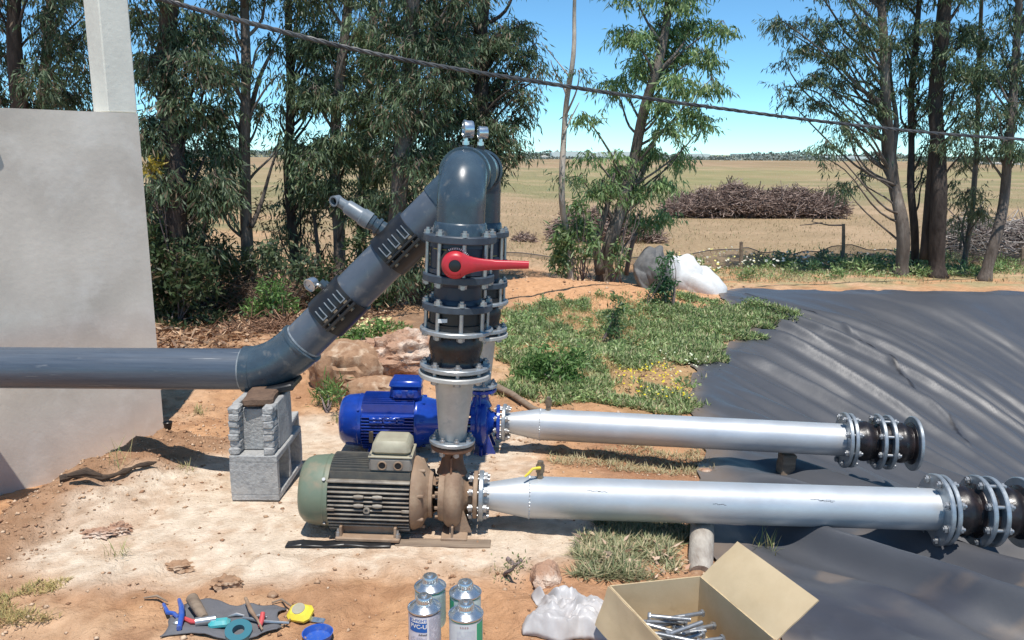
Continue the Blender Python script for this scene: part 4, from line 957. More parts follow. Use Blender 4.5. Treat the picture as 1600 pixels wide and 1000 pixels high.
m = MB(); q = [bA - ob, bD - ob, bC2 - ob, bB - ob]; m.add([(p.x, p.y, g0 + .004) for p in q] + [(p.x, p.y, g0) for p in q], [(0, 1, 2, 3), (7, 6, 5, 4)]); m.build('box_base', M['card'], bx_, smooth=False)
def flap(p, q, out, w_, nm='flap', wav=.006):
    p = Vector(p) - ob; q = Vector(q) - ob; out = Vector(out); n_ = 14; k_ = 8; V = []; nr = (q - p).cross(out).normalized() * .0045
    for top in (0, 1):
        for i in range(n_ + 1):
            for j in range(k_ + 1):
                s = i / n_; t_ = j / k_; bow = math.sin(s * 3.1) * math.sin(t_ * 2.6) * wav + .004 * (float(vnoise(s * 3, t_ * 2, 2, 4)) - .5)
                V.append(p.lerp(q, s) + out * (w_ * t_) + nr * (top - .5) + nr.normalized() * bow)
    F_ = []; K = k_ + 1; o2 = (n_ + 1) * K
    for i in range(n_):
        for j in range(k_):
            a = i * K + j; F_.append((a, a + 1, a + K + 1, a + K)); F_.append((o2 + a, o2 + a + K, o2 + a + K + 1, o2 + a + 1))
    for i in range(n_): a = i * K; F_.append((a, a + K, o2 + a + K, o2 + a)); a += k_; F_.append((a + K, a, o2 + a, o2 + a + K))
    for j in range(k_): F_.append((j + 1, j, o2 + j, o2 + j + 1)); a = n_ * K + j; F_.append((a, a + 1, o2 + a + 1, o2 + a))
    m = MB(); m.add(V, F_); return m.build(nm, M['card'], bx_, ang=30)
fo = top_pt(1157, 846, bzt + .105) - (bB + ed * .012); fw = fo.length
flap(bB + ed * .003, bC2 + ed * .003, fo.normalized(), fw)
m = MB(); e1_ = bB - ob + Vector((fo.x, fo.y, fo.z)) ; 
m = MB(); mt_ = (bB + bC2) / 2 - ob
flap(bA - ed * .003, bD - ed * .003, (Vector((-ed.x, -ed.y, 0)) * .30 + Vector((0, 0, -1)) * .95).normalized(), .13, 'flap')
# inner flap folded down inside at the back right
# bolts lying loose in the box
def hexbolt(L=.115, r=.0065):
    m = MB(); m.cyl((0, 0, 0), (L, 0, 0), r, seg=10); m.lathe([(-.009, 0), (-.009, r * 1.6), (-.007, r * 1.85), (0, r * 1.85), (0, 0)], O3, X3, 6)
    for k in range(16): m.lathe([(0, r), (.0012, r * 1.1), (.0024, r)], (L * .52 + k * .0034, 0, 0), X3, 10)
    return m
hb = hexbolt().build('hex_bolt', M['zinc']); hb_me = hb.data; bpy.data.objects.remove(hb)
rr = random.Random(4); cen = bA + ed * (W_ * .48) + sdir * .19; nb = 0
labs = ['loose zinc hex bolt lying in the pile inside the cardboard box']
for i in range(46):
    o = bpy.data.objects.new('hex_bolt', hb_me); col.objects.link(o); s = rr.uniform(-.10, .085); t_ = rr.uniform(-.10, .13)
    p = cen + ed * s + sdir * t_; lay = i // 9
    o.location = (p.x, p.y, g0 + .018 + .019 * lay + .03 * max(0, 1 - abs(s) / .1)); o.rotation_euler = (rr.uniform(0, 6), rr.uniform(-.12, .12), rr.choice([0, math.pi]) + rr.uniform(-.35, .45))
    o.location = Vector(o.location) - (Matrix.Rotation(o.rotation_euler.z, 3, 'Z') @ Vector((.055, 0, 0)))
    tag(o, labs[0], 'bolt', 'loose bolts in the cardboard box')
# ================================================================ PLASTIC BAG
def crumple(seed, n, x, y, sharp=1.0):
    """height field of flat facets meeting in creases"""
    rr = np.random.default_rng(seed); h = np.full(np.shape(x), -9.0)
    for k in range(n):
        cx_, cy_ = rr.uniform(-1, 1, 2); ax_, ay_ = rr.uniform(-1, 1, 2) * sharp; h = np.maximum(h, rr.uniform(-.3, .3) + ax_ * (x - cx_) + ay_ * (y - cy_) - 1.6 * sharp * ((x - cx_) ** 2 + (y - cy_) ** 2) ** .5)
    return h
cx = top_pt(893, 958, .02); nu, nv = 90, 60; S_, T_ = np.meshgrid(np.linspace(-1, 1, nu), np.linspace(-1, 1, nv), indexing='ij')
h1 = crumple(5, 12, S_, T_, 1.3); h2 = crumple(9, 40, S_, T_, 2.6) 
edge_ = np.clip(np.minimum(1 - np.abs(S_), 1 - np.abs(T_)) * 4, 0, 1) ** .6
X_ = cx.x + S_ * .128 + .018 * np.sin(T_ * 3.7 + 1) - .02 * T_ * S_; Y_ = cx.y - .01 + T_ * .115 + .02 * np.sin(S_ * 5.1)
Z_ = g(X_.ravel(), Y_.ravel()).reshape(X_.shape) + .004 + edge_ * np.clip(.045 + .040 * (h1 + .3) + .030 * (h2 + .4), .004, .12)
V_ = np.stack([X_, Y_, Z_], -1).reshape(-1, 3); ii = np.arange(nu * nv).reshape(nu, nv); F_ = np.stack([ii[:-1, :-1], ii[1:, :-1], ii[1:, 1:], ii[:-1, 1:]], -1).reshape(-1, 4)
o = np_mesh('plastic_bag', V_, F_, M['bagm'], smooth=True); o.data.set_sharp_from_angle(angle=R(28)); md = o.modifiers.new('thickness', 'SOLIDIFY'); md.thickness = .0012
tag(o, 'crumpled cloudy white plastic bag lying on the soil left of the cardboard box', 'plastic bag')

# ================================================================ TOOLS
def cloth(name, corners, mt, label, cat):
    n = 24; P = [on(*c, .006) for c in corners]; V = []
    for i in range(n + 1):
        for j in range(n + 1):
            s, t_ = i / n, j / n; p = P[0].lerp(P[1], s).lerp(P[3].lerp(P[2], s), t_); p = p + Vector((.01 * math.sin(t_ * 9), .012 * math.sin(s * 7), 0))
            V.append((p.x, p.y, gz(p.x, p.y) + .008 + .010 * (1 - abs(math.sin(s * 6 + t_ * 4 + 2 * float(vnoise(s * 3, t_ * 3, 1, 2)))))))
    m = MB(); m.add(V, [(i * (n + 1) + j, (i + 1) * (n + 1) + j, (i + 1) * (n + 1) + j + 1, i * (n + 1) + j + 1) for i in range(n) for j in range(n)])
    o = m.build(name, M[mt], ang=60); md = o.modifiers.new('thickness', 'SOLIDIFY'); md.thickness = .004; return tag(o, label, cat)
cloth('canvas_tool_wrap', [(250, 999), (432, 996), (443, 952), (286, 948)], 'cloth', 'dark grey canvas tool wrap spread on the soil at the bottom left', 'tool wrap')
def G3(u, v, dz=0.012): return on(u, v, dz)
# blue adjustable pliers with arched handle
m = MB(); m.tube([G3(280, 939, .02), G3(284, 950, .03), G3(284, 965, .03), G3(280, 985, .02)], [.006, .009, .009, .008], 10); tl = tag(m.build('blue_pliers', M['bluepl']), 'pair of blue handled pliers lying on the left end of the tool wrap', 'pliers')
m = MB(); m.tube([G3(256, 948, .02), G3(262, 957, .025), G3(272, 962, .025), G3(279, 968, .025)], [.005, .007, .007, .006], 8); m.build('handle', M['bluepl'], tl)
m = MB(); m.box(G3(277, 972, .02), (.02, .03, .014), bev=.004); m.build('pivot', M['zinc'], tl)
# hammer: wooden handle with steel collar
ha, hb2 = G3(300, 936, .04), G3(320, 972, .03)
m = MB(); m.tube([ha, ha.lerp(hb2, .5), hb2], [.019, .017, .014], 14); tl = tag(m.build('wooden_mallet', M['wood']), 'tool with a thick pale wooden handle standing out of the tool wrap', 'mallet')
m = MB(); hh = G3(322, 975, .025); m.lathe([(-.03, 0), (-.03, .014), (.03, .014), (.03, 0)], hh, (1, .3, 0), 16); m.build('head', M['zinc'], tl)
m = MB(); m.tube([G3(283, 968, .018), G3(300, 973, .02), G3(318, 978, .018)], [.006, .008, .006], 8); tag(m.build('screwdriver', M['pinkred']), 'red brown handled screwdriver lying between the blue pliers and the mallet', 'screwdriver')
m = MB(); m.box(G3(343, 976, .022), (.065, .035, .025), Matrix.Rotation(.2, 3, 'Z'), bev=.009); tag(subdiv_noise(m.build('glue_bottle', M['cyan']), 2, .002, 20), 'small turquoise plastic tube lying on the middle of the tool wrap', 'tube')
rp = G3(373, 988, .02); m = MB(); m.lathe([(-.012, .018), (-.012, .040), (.012, .040), (.012, .018), (-.012, .018)], rp, (.1, -.35, 1), 32); tag(m.build('tape_roll', M['bluepl']), 'roll of dark teal tape standing tilted on the tool wrap', 'tape roll')
bpy.data.objects['tape_roll'].data.materials[0] = mat('teal_tape', (.04, .16, .2), .35)
m = MB(); m.tube([G3(384, 939, .045), G3(392, 955, .035), G3(403, 972, .025), G3(410, 985, .02)], [.005, .0075, .004, .0035], 10); tl = tag(m.build('screwdriver', M['rust']), 'long brown shafted file leaning across the middle of the tool wrap', 'file')
m = MB(); m.tube([G3(411, 962, .03), G3(409, 972, .025), G3(406, 982, .02)], [.0075, .0085, .006], 10); tag(m.build('screwdriver', M['pinkred']), 'short screwdriver with a bright red grip, left of the tape measure', 'screwdriver')
m = MB(); m.tube([G3(380, 965, .02), G3(412, 971, .02), G3(452, 976, .02)], [.004, .0055, .004], 8); tag(m.build('steel_spanner', M['zinc']), 'slim steel spanner lying along the right half of the tool wrap', 'spanner')
for u_, v_ in ((357, 968), (392, 968)):
    m = MB(); q = G3(u_, v_, .016); m.tube([q, q + Vector((.025, .006, .004)), q + Vector((.05, .004, 0))], [.003, .006, .003], 8); tag(m.build('drill_bit', M['zinc']), 'steel bit on the tool wrap, ' + ('between the mallet and the tape roll' if u_ < 370 else 'right beside the brown file'), 'bit')
# tape measure
tp = on(472, 969, 0); t = empty('tape_measure', (tp.x, tp.y, gz(tp.x, tp.y)), 'yellow tape measure with a round grey dial lying right of the tool wrap', 'tape measure', rot=(R(22), 0, R(-14)))
m = MB(); m.box((0, .0, .022), (.078, .062, .034), bev=.013); m.build('case', M['yellow'], t)
m = MB(); m.lathe([(0, .021), (.002, .0205), (.002, 0)], (-.004, .003, .0392), Z3, 28); m.build('dial', M['boxtan'], t)
m = MB(); m.box((.060, -.008, .012), (.05, .018, .006), bev=.002); m.build('tape_end', M['tin'], t)
m = MB(); m.tube([G3(462, 962, .012), G3(452, 972, .010), G3(438, 982, .01)], [.003, .003, .002], 6); m.tube([G3(456, 950, .02), G3(440, 941, .012), G3(425, 943, .01)], [.003, .0035, .003], 6); tag(m.build('cord_loop', M['wood']), 'thin brown cord looping behind the yellow tape measure', 'cord')
# blue bowl / lid
bp = on(497, 1006, 0); t = MB(); t.lathe([(0, 0), (0, .036), (.010, .041), (.026, .045), (.030, .047), (.030, .044), (.012, .038), (.006, 0)], (bp.x, bp.y, gz(bp.x, bp.y) + .002), Z3, 44)
tag(t.build('round_dish', M['bluepl']), 'round blue plastic dish on the soil between the tape measure and the cans', 'dish')
# ================================================================ LEAVES AND BLADES
def leaves(name, P, D, L, W, colr, mt, parent=None, roll=None, seed=1):
    """one rhombic leaf per row: base P, direction D, length L, width W"""
    rr = np.random.default_rng(seed); n = len(P); D = D / np.linalg.norm(D, axis=1, keepdims=True)
    A = rr.normal(size=(n, 3)); S = np.cross(D, A); S /= (np.linalg.norm(S, axis=1, keepdims=True) + 1e-9)
    N_ = np.cross(D, S)
    V = np.empty((n, 4, 3)); V[:, 0] = P; mid = P + D * (L * .45)[:, None] + N_ * (L * .05)[:, None]; V[:, 1] = mid + S * (W / 2)[:, None]; V[:, 3] = mid - S * (W / 2)[:, None]; V[:, 2] = P + D * L[:, None]
    F_ = np.arange(n * 4).reshape(n, 4)
    return np_mesh(name, V.reshape(-1, 3), F_, mt, parent, fcol=colr)
def palette(rr, n, cols, wts, var=.22):
    c = np.array(cols)[rr.choice(len(cols), n, p=np.array(wts) / sum(wts))]; return np.clip(c * rr.uniform(1 - var, 1 + var, (n, 1)), 0, 1)
EUC = ([(.085, .135, .065), (.13, .18, .09), (.21, .26, .14), (.10, .14, .095), (.25, .20, .12)], [4, 4, 2, 3, .5])
EUCB = ([(.15, .24, .085), (.22, .31, .13), (.12, .20, .085), (.30, .36, .18)], [4, 3, 3, 1.5])
EUCD = ([(.07, .11, .06), (.10, .15, .075), (.15, .19, .11), (.22, .16, .11)], [4, 4, 2.5, 1.5])
def wob(p, q, n, amp, rr):
    p = Vector(p); q = Vector(q); out = []; L = (q - p).length; a = rr.uniform(-1, 1, 3) * amp * L; b_ = rr.uniform(-1, 1, 3) * amp * L * .5
    for i in range(n + 1):
        s = i / n; out.append(p.lerp(q, s) + Vector(a) * math.sin(math.pi * s) + Vector(b_) * math.sin(2 * math.pi * s))
    return out
def make_tree(label, Y, trunk, blobs, mt='bark', pal=EUC, seed=1, leafL=.095, leafW=.0155, dens=1.95, droop=1.0, group=None, name='eucalyptus_tree', extra=(), zbase=None, jit=.3, limbs=True, rk=1.0):
    """trunk: [(u, v, radius m)] top to base in photo pixels at depth Y; blobs: (u, v, ru, rv, leaves) foliage masses"""
    rr = np.random.default_rng(seed)
    pts = [(at(u, v, Y + .12 * math.sin(i * 1.7 + seed)), r * rk) for i, (u, v, r) in enumerate(trunk)]
    base = pts[-1][0]; bz = gz(base.x, base.y) if zbase is None else zbase
    root = empty(name, (base.x, base.y, bz), label, 'tree', group); ro = Vector(root.location)
    pts[-1] = (Vector((base.x, base.y, bz - .05)), pts[-1][1])
    pts.insert(len(pts) - 1, (Vector((base.x, base.y, bz + .12)).lerp(pts[-2][0], .03), pts[-1][1] * .86)); pts[-1] = (pts[-1][0], pts[-1][1] * 1.35)
    P = []; Rd = []
    for (p, r), (q, r2) in zip(pts, pts[1:]):
        k = max(2, int((q - p).length / .12))
        for i in range(k):
            s = i / k; P.append(p.lerp(q, s)); Rd.append(r + (r2 - r) * s)
    P.append(pts[-1][0]); Rd.append(pts[-1][1]); P = P[::-1]; Rd = Rd[::-1]
    off = [Vector((.5 * Rd[i] * (float(vnoise(p.z * 1.3, seed, 1, 1)) - .5) * 2, .5 * Rd[i] * (float(vnoise(p.z * 1.3, seed + 9, 1, 2)) - .5) * 2, 0)) for i, p in enumerate(P)]
    for _ in range(3): P = [P[0]] + [(P[i - 1] + P[i] * 2 + P[i + 1]) / 4 for i in range(1, len(P) - 1)] + [P[-1]]
    P = [p + o for p, o in zip(P, off)]
    m = MB(); m.tube([p - ro for p in P], [r * (1 + .10 * (float(vnoise(p.z * 4, seed)) - .5)) for p, r in zip(P, Rd)], 10)
    for e_ in extra:   # extra stems / visible limbs given in pixels
        q = [at(u, v, Y + dy) for (u, v, r, dy) in e_]; rs = [r * rk for (_, _, r, _) in e_]; Q = []; RR = []
        for i in range(len(q) - 1):
            for k in range(4): Q.append(q[i].lerp(q[i + 1], k / 4) - ro); RR.append(rs[i] + (rs[i + 1] - rs[i]) * k / 4)
        Q.append(q[-1] - ro); RR.append(rs[-1]); 
        for _ in range(2): Q = [Q[0]] + [(Q[i - 1] + Q[i] * 2 + Q[i + 1]) / 4 for i in range(1, len(Q) - 1)] + [Q[-1]]
        m.tube(Q, RR, 8)
    LP = []; LD = []
    sc = Y / F_PX
    for (u, v, ru, rv, nl) in blobs:
        c = at(u, v, Y + rr.uniform(-jit, jit)); rx, rz = ru * sc, rv * sc; ry = min(rx, .9) * .9
        nl = int(nl * dens); ns = max(1, nl // 11)
        # limb from the trunk
        cand = [(abs((p.z + .35 + .5 * abs(p.x - c.x)) - c.z), i) for i, p in enumerate(P)]; i0 = min(cand)[1]; tp = P[i0]
        if limbs:
            B = wob(tp, c, 8, .10, rr); r0 = min(Rd[i0] * .5, .012 + .02 * rx); m.tube([p - ro for p in B], [r0 * (1 - .8 * i / 8) + .003 for i in range(9)], 6)
        th = rr.random(ns) * 2 * math.pi; cs = rr.uniform(-1, 1, ns); rad = rr.random(ns) ** .45
        O = np.stack([np.cos(th) * np.sqrt(1 - cs ** 2) * rx, np.sin(th) * np.sqrt(1 - cs ** 2) * ry, cs * rz], 1) * rad[:, None]
        # gather sprigs in clumps so that gaps stay open
        kcl = max(2, ns // 9); cc = O[rr.integers(0, ns, kcl)]; near = cc[rr.integers(0, kcl, ns)]; O = O * .45 + near * .55
        for k in range(0, ns, 5):
            tip = c + Vector(O[k]); mid = c.lerp(tip, .5) + Vector((0, 0, .04))
            m.tube([c.lerp(tip, .0) - ro, mid - ro, tip - ro], [.006, .004, .0018], 4, cap=False)
        sd_ = rr.normal(size=(ns, 3)) * np.array([1, 1, .4]); sd_[:, 2] -= .45 * droop; sd_ /= np.linalg.norm(sd_, axis=1, keepdims=True)
        for k in range(11):
            p = np.array(c) + O + sd_ * (k / 11 * .26) + rr.normal(size=(ns, 3)) * .012
            d_ = rr.normal(size=(ns, 3)) * .55; d_[:, 2] -= 1.0 * droop; LP.append(p); LD.append(d_ + sd_ * .5)
    tr_ = m.build('trunk', M[mt], root, ang=180)
    if LP:
        LP = np.concatenate(LP); LD = np.concatenate(LD); n = len(LP)
        # colour drifts from clump to clump: young growth paler than old
        c = palette(rr, n, *pal); cl = fbm(LP[:, 0] * 2 + seed, LP[:, 2] * 2 + LP[:, 1], 1.3, 2, 4)[:, None]; c = c * (.85 + .7 * cl)
        leaves('crown', LP - np.array(ro), LD, leafL * rr.uniform(.55, 1.15, n), leafW * rr.uniform(.7, 1.2, n), c, M['leaf'], root, seed=seed)
    return root
rb = np.random.default_rng(77)
def rows(u0, u1, v0, v1, nu, nv, ru, rv, nl, s=1, skip=.0):
    q = np.random.default_rng(s); out = []
    for i in range(nu):
        for j in range(nv):
            if q.random() < skip: continue
            out.append((u0 + (u1 - u0) * (i + .5) / nu + q.uniform(-.4, .4) * (u1 - u0) / nu, v0 + (v1 - v0) * (j + .5) / nv + q.uniform(-.4, .4) * (v1 - v0) / nv, ru * q.uniform(.7, 1.25), rv * q.uniform(.7, 1.25), int(nl * q.uniform(.6, 1.3))))
    return out
GL = 'eucalyptus trees standing behind the pipe stack'
make_tree('leafy eucalyptus seen above the left end of the grey wall', 8.6, [(30, -260, .02), (24, -60, .05), (20, 60, .07), (35, 170, .08), (30, 520, .10)], rows(-30, 80, -60, 180, 2, 4, 45, 40, 330, 2) + rows(-40, 100, -240, -60, 2, 2, 60, 60, 350, 3), 'barkdark', EUCD, 2, group=GL)
make_tree('eucalyptus with grey twigs showing just left of the cream pillar', 9.4, [(95, -260, .02), (88, -60, .04), (75, 60, .05), (62, 180, .06), (70, 500, .07)], rows(60, 165, -40, 190, 3, 4, 40, 38, 300, 4) + rows(60, 200, -240, -60, 2, 2, 60, 60, 320, 5), 'bark', EUCD, 3, group=GL)
make_tree('dark dense eucalyptus immediately right of the cream pillar, foliage down to the ground', 7.7, [(270, -300, .03), (266, -60, .07), (262, 60, .085), (268, 200, .095), (280, 350, .10), (286, 500, .12)], rows(205, 345, 10, 400, 4, 8, 32, 30, 330, 6, .1) + rows(200, 340, -240, 0, 3, 3, 50, 50, 430, 7), 'barkdark', EUCD, 4, group=GL, extra=[[(300, 500, .035, .2), (310, 420, .03, .2), (322, 330, .02, .2), (330, 260, .012, .2)], [(262, 500, .05, .3), (250, 430, .04, .3), (246, 340, .03, .3)]])
make_tree('slim forked eucalyptus with a pale trunk, open sky showing on its right side', 8.3, [(378, -250, .02), (382, -60, .035), (385, 40, .045), (384, 140, .05), (380, 230, .055), (384, 330, .06), (388, 420, .065), (392, 500, .07)], [(345, 50, 28, 26, 160), (350, 110, 26, 26, 240), (340, 180, 30, 34, 330), (352, 245, 24, 26, 240), (330, 300, 26, 30, 240), (420, 60, 30, 26, 140), (432, 120, 26, 26, 110), (410, 170, 24, 22, 120), (415, 400, 26, 26, 140), (350, 400, 30, 26, 160), (435, 215, 24, 26, 70)] + rows(330, 440, -230, 20, 3, 3, 45, 40, 260, 9) + rows(335, 378, 60, 420, 1, 6, 26, 30, 170, 109), 'bark', EUC, 5, group=GL,
          extra=[[(380, 215, .04, 0), (392, 170, .03, .1), (405, 120, .022, .15), (430, 70, .012, .2), (445, 40, .006, .2)], [(392, 355, .03, 0), (408, 320, .022, .1), (424, 260, .014, .1), (438, 225, .008, .1)]])
make_tree('thin dark straight eucalyptus standing right of the gap of open sky', 8.9, [(455, -240, .02), (452, -20, .035), (452, 80, .04), (455, 160, .045), (448, 260, .05), (458, 380, .055), (466, 490, .065)], [(470, 60, 28, 30, 240), (440, 170, 20, 26, 80), (480, 140, 24, 30, 240), (470, 230, 30, 28, 240), (500, 60, 26, 30, 240), (495, 300, 28, 28, 190), (470, 330, 24, 22, 120), (445, 300, 20, 22, 60)] + rows(430, 520, -220, 20, 2, 3, 45, 40, 300, 10) + rows(462, 520, 30, 300, 2, 5, 28, 30, 150, 110) + rows(400, 520, 250, 450, 4, 4, 20, 22, 60, 111, .2), 'barkdark', EUC, 6, group=GL)
make_tree('eucalyptus with a pale lower trunk, directly behind the open pipe stub', 8.6, [(548, -240, .02), (545, -30, .04), (535, 70, .05), (524, 170, .055), (524, 280, .06), (528, 400, .065), (530, 490, .075)], rows(480, 570, 30, 330, 3, 6, 34, 32, 330, 11, .05) + rows(480, 580, -220, 10, 2, 3, 50, 46, 360, 12), 'bark', EUC, 7, group=GL, extra=[[(505, 490, .03, .3), (500, 420, .025, .3), (490, 330, .02, .3)]])
make_tree('yellowish green eucalyptus between the pale stub trunk and the thick grey trunk', 9.6, [(590, -240, .02), (585, -20, .04), (580, 100, .05), (568, 240, .055), (562, 340, .06), (566, 470, .07)], rows(545, 625, 20, 330, 3, 6, 34, 34, 300, 13) + rows(550, 640, -200, 10, 2, 2, 50, 46, 360, 14), 'bark', ([(.15, .20, .075), (.20, .24, .10), (.11, .16, .07), (.26, .26, .12)], [4, 3, 3, 1]), 8, group=GL)
make_tree('tall eucalyptus with the thickest grey trunk, left of the gauges on top of the pipe', 8.2, [(650, -260, .04), (645, -40, .06), (640, 40, .072), (634, 130, .078), (628, 220, .082), (624, 300, .085), (620, 400, .09), (616, 492, .105)], rows(590, 720, 20, 250, 4, 5, 36, 32, 330, 15, .05) + rows(600, 690, 240, 440, 3, 4, 30, 30, 160, 16, .2) + rows(590, 740, -220, 10, 3, 3, 55, 46, 400, 17), 'bark', EUCD, 9, group=GL)
make_tree('broad dark eucalyptus spreading to the right over the pressure gauges', 9.3, [(770, -260, .04), (762, -40, .06), (752, 40, .07), (748, 120, .08), (750, 200, .085), (756, 300, .09), (752, 470, .11)], rows(670, 800, 10, 250, 4, 6, 34, 30, 360, 18, .03) + [(815, 40, 34, 26, 330), (835, 70, 20, 22, 120), (812, 95, 32, 26, 280), (838, 105, 16, 16, 60), (815, 135, 28, 26, 240), (828, 165, 16, 22, 90), (800, 180, 26, 24, 220), (790, 215, 28, 22, 200), (812, 240, 14, 10, 70), (780, 238, 24, 14, 170), (850, 110, 10, 14, 30), (760, 270, 30, 26, 200)] + rows(690, 840, -220, 10, 3, 3, 60, 46, 420, 19), 'barkdark', EUCD, 10, group=GL, extra=[[(752, 110, .05, 0), (775, 70, .035, .1), (800, 45, .02, .2), (830, 35, .01, .2)]])
make_tree('bare pale leaning eucalyptus sapling crossing the open blue sky', 9.4, [(905, -200, .012), (898, -20, .018), (897, 40, .022), (899, 65, .024), (893, 110, .027), (882, 160, .029), (880, 210, .031), (876, 270, .034), (875, 320, .036), (885, 360, .038), (893, 425, .042)], [(905, 118, 14, 12, 40), (862, 100, 8, 10, 14), (878, 280, 12, 18, 60)] + rows(860, 960, -190, -50, 2, 2, 40, 30, 180, 20), 'barkpale', EUC, 11,
          extra=[[(880, 210, .012, 0), (892, 185, .008, .1), (905, 160, .005, .1)], [(890, 120, .01, 0), (870, 95, .006, .1), (845, 65, .003, .1)]])
make_tree('bright green eucalyptus with a split trunk in the middle of the picture', 9.8, [(1050, -240, .02), (1046, -40, .035), (1038, 50, .045), (1024, 120, .055), (1004, 190, .062), (990, 250, .066), (975, 310, .072), (955, 370, .085), (942, 430, .11)],
          [(985, 55, 34, 30, 250), (1030, 40, 40, 28, 330), (1080, 40, 40, 26, 300), (1125, 35, 26, 18, 110), (1000, 95, 34, 26, 270), (1050, 85, 36, 28, 290), (1100, 80, 26, 28, 200), (978, 130, 16, 22, 90), (1060, 130, 36, 26, 280), (1110, 125, 18, 26, 130), (1030, 160, 30, 22, 200), (1085, 165, 26, 22, 170), (1048, 195, 24, 22, 130), (1100, 190, 13, 22, 80), (945, 130, 24, 16, 60), (962, 145, 10, 20, 40), (915, 185, 22, 24, 90), (920, 235, 18, 16, 60), (960, 240, 20, 14, 60), (975, 265, 34, 22, 230), (1020, 232, 30, 22, 170), (1055, 245, 20, 16, 90), (940, 290, 34, 24, 240), (980, 300, 34, 24, 260), (1025, 285, 30, 26, 190), (1040, 325, 18, 26, 130), (1000, 330, 24, 20, 150), (905, 275, 18, 14, 60), (1068, 228, 10, 10, 30)] + rows(980, 1120, -200, 10, 3, 3, 50, 40, 300, 21),
          'bark', EUCB, 12, leafL=.105, leafW=.019, dens=2.5, extra=[[(950, 400, .05, .05), (975, 330, .045, .1), (1010, 255, .035, .15), (1028, 205, .02, .2), (1038, 170, .01, .2)], [(938, 428, .06, -.1), (930, 380, .05, -.1), (950, 320, .03, -.1), (960, 270, .015, -.1)], [(978, 430, .03, .2), (985, 390, .028, .2), (1000, 345, .02, .2)]])
GR = 'eucalyptus trees standing behind the pond at the right'
make_tree('leftmost grey trunked eucalyptus of the right hand row, drooping foliage out to its left', 11.2, [(1380, -240, .03), (1378, 0, .06), (1380, 80, .075), (1384, 160, .085), (1392, 240, .095), (1398, 300, .10), (1406, 350, .11), (1413, 405, .13)],
          [(1225, 45, 26, 20, 130), (1260, 75, 30, 26, 170), (1290, 45, 34, 24, 210), (1320, 80, 34, 26, 230), (1345, 40, 30, 24, 200), (1270, 120, 26, 24, 140), (1310, 135, 28, 26, 150), (1355, 120, 22, 26, 110), (1275, 165, 20, 16, 90), (1315, 190, 22, 18, 100), (1290, 225, 24, 14, 110), (1330, 215, 18, 14, 70), (1365, 200, 18, 16, 90), (1370, 240, 18, 14, 60), (1285, 245, 8, 12, 30), (1320, 290, 18, 20, 130), (1345, 270, 12, 14, 40), (1400, 60, 20, 24, 90)] + rows(1240, 1420, -200, 10, 4, 3, 50, 44, 300, 23) + rows(1215, 1410, 20, 190, 5, 4, 26, 22, 70, 123, .1), 'bark', EUC, 13, group=GR, rk=.8, dens=2.6, leafL=.10, leafW=.016,
          extra=[[(1384, 150, .03, 0), (1360, 130, .02, .1), (1330, 125, .01, .1)], [(1388, 175, .03, 0), (1350, 155, .018, .1), (1300, 140, .008, .1)], [(1400, 290, .025, 0), (1370, 278, .016, -.1), (1340, 272, .008, -.1)], [(1396, 240, .05, .05), (1402, 190, .045, .1), (1390, 120, .03, .1), (1392, 60, .02, .1)]])
make_tree('slender dark eucalyptus, second stem from the left in the right hand row', 11.4, [(1440, -240, .02), (1436, -20, .04), (1432, 60, .045), (1424, 140, .05), (1424, 220, .055), (1420, 290, .06), (1426, 350, .065), (1432, 405, .08)], [(1430, 60, 24, 26, 150), (1440, 110, 20, 22, 110), (1415, 100, 18, 20, 70), (1430, 190, 18, 16, 80), (1440, 150, 16, 18, 70), (1452, 250, 14, 16, 60), (1445, 280, 12, 14, 50)] + rows(1400, 1470, -200, 10, 2, 3, 44, 44, 260, 24) + rows(1400, 1465, 20, 230, 3, 5, 20, 22, 60, 124, .1), 'barkdark', EUC, 14, group=GR, rk=.8, dens=2.6, leafL=.10, leafW=.016, extra=[[(1428, 130, .02, 0), (1440, 95, .012, .1), (1455, 60, .006, .1)]])
make_tree('thickest dark eucalyptus of the right hand row, a second stem joined to its left', 11.0, [(1480, -240, .04), (1478, -20, .09), (1472, 60, .11), (1464, 150, .115), (1466, 230, .115), (1468, 310, .12), (1464, 405, .15)], [(1500, 50, 30, 26, 190), (1505, 100, 26, 26, 170), (1490, 150, 18, 22, 90), (1450, 40, 20, 20, 100), (1500, 200, 18, 20, 70), (1485, 285, 12, 14, 40)] + rows(1440, 1530, -200, 10, 2, 3, 50, 50, 300, 25) + rows(1470, 1540, 20, 240, 3, 5, 22, 22, 80, 125, .1), 'barkdark', EUC, 15, group=GR, rk=.8, dens=2.6, leafL=.10, leafW=.016, extra=[[(1446, 405, .10, .15), (1450, 340, .085, .15), (1456, 260, .075, .12), (1462, 190, .06, .08)]])
make_tree('thin leafy eucalyptus sapling between the thick dark trunk and the leaning one', 11.8, [(1540, -240, .02), (1536, -20, .03), (1532, 60, .035), (1528, 150, .038), (1524, 250, .042), (1518, 330, .045), (1508, 405, .055)], [(1535, 60, 26, 26, 150), (1525, 120, 26, 28, 150), (1540, 170, 18, 22, 90), (1515, 190, 18, 20, 70), (1505, 250, 20, 22, 130), (1530, 240, 16, 20, 60), (1510, 300, 28, 26, 170), (1535, 330, 22, 26, 130), (1500, 345, 18, 22, 80)] + rows(1510, 1570, -200, 10, 2, 2, 50, 50, 260, 26), 'bark', ([(.16, .19, .09), (.22, .22, .12), (.12, .15, .08)], [3, 2, 3]), 16, group=GR, rk=.8, dens=2.6, leafL=.10, leafW=.016, extra=[[(1524, 300, .02, 0), (1505, 340, .016, .1), (1500, 390, .02, .1)]])
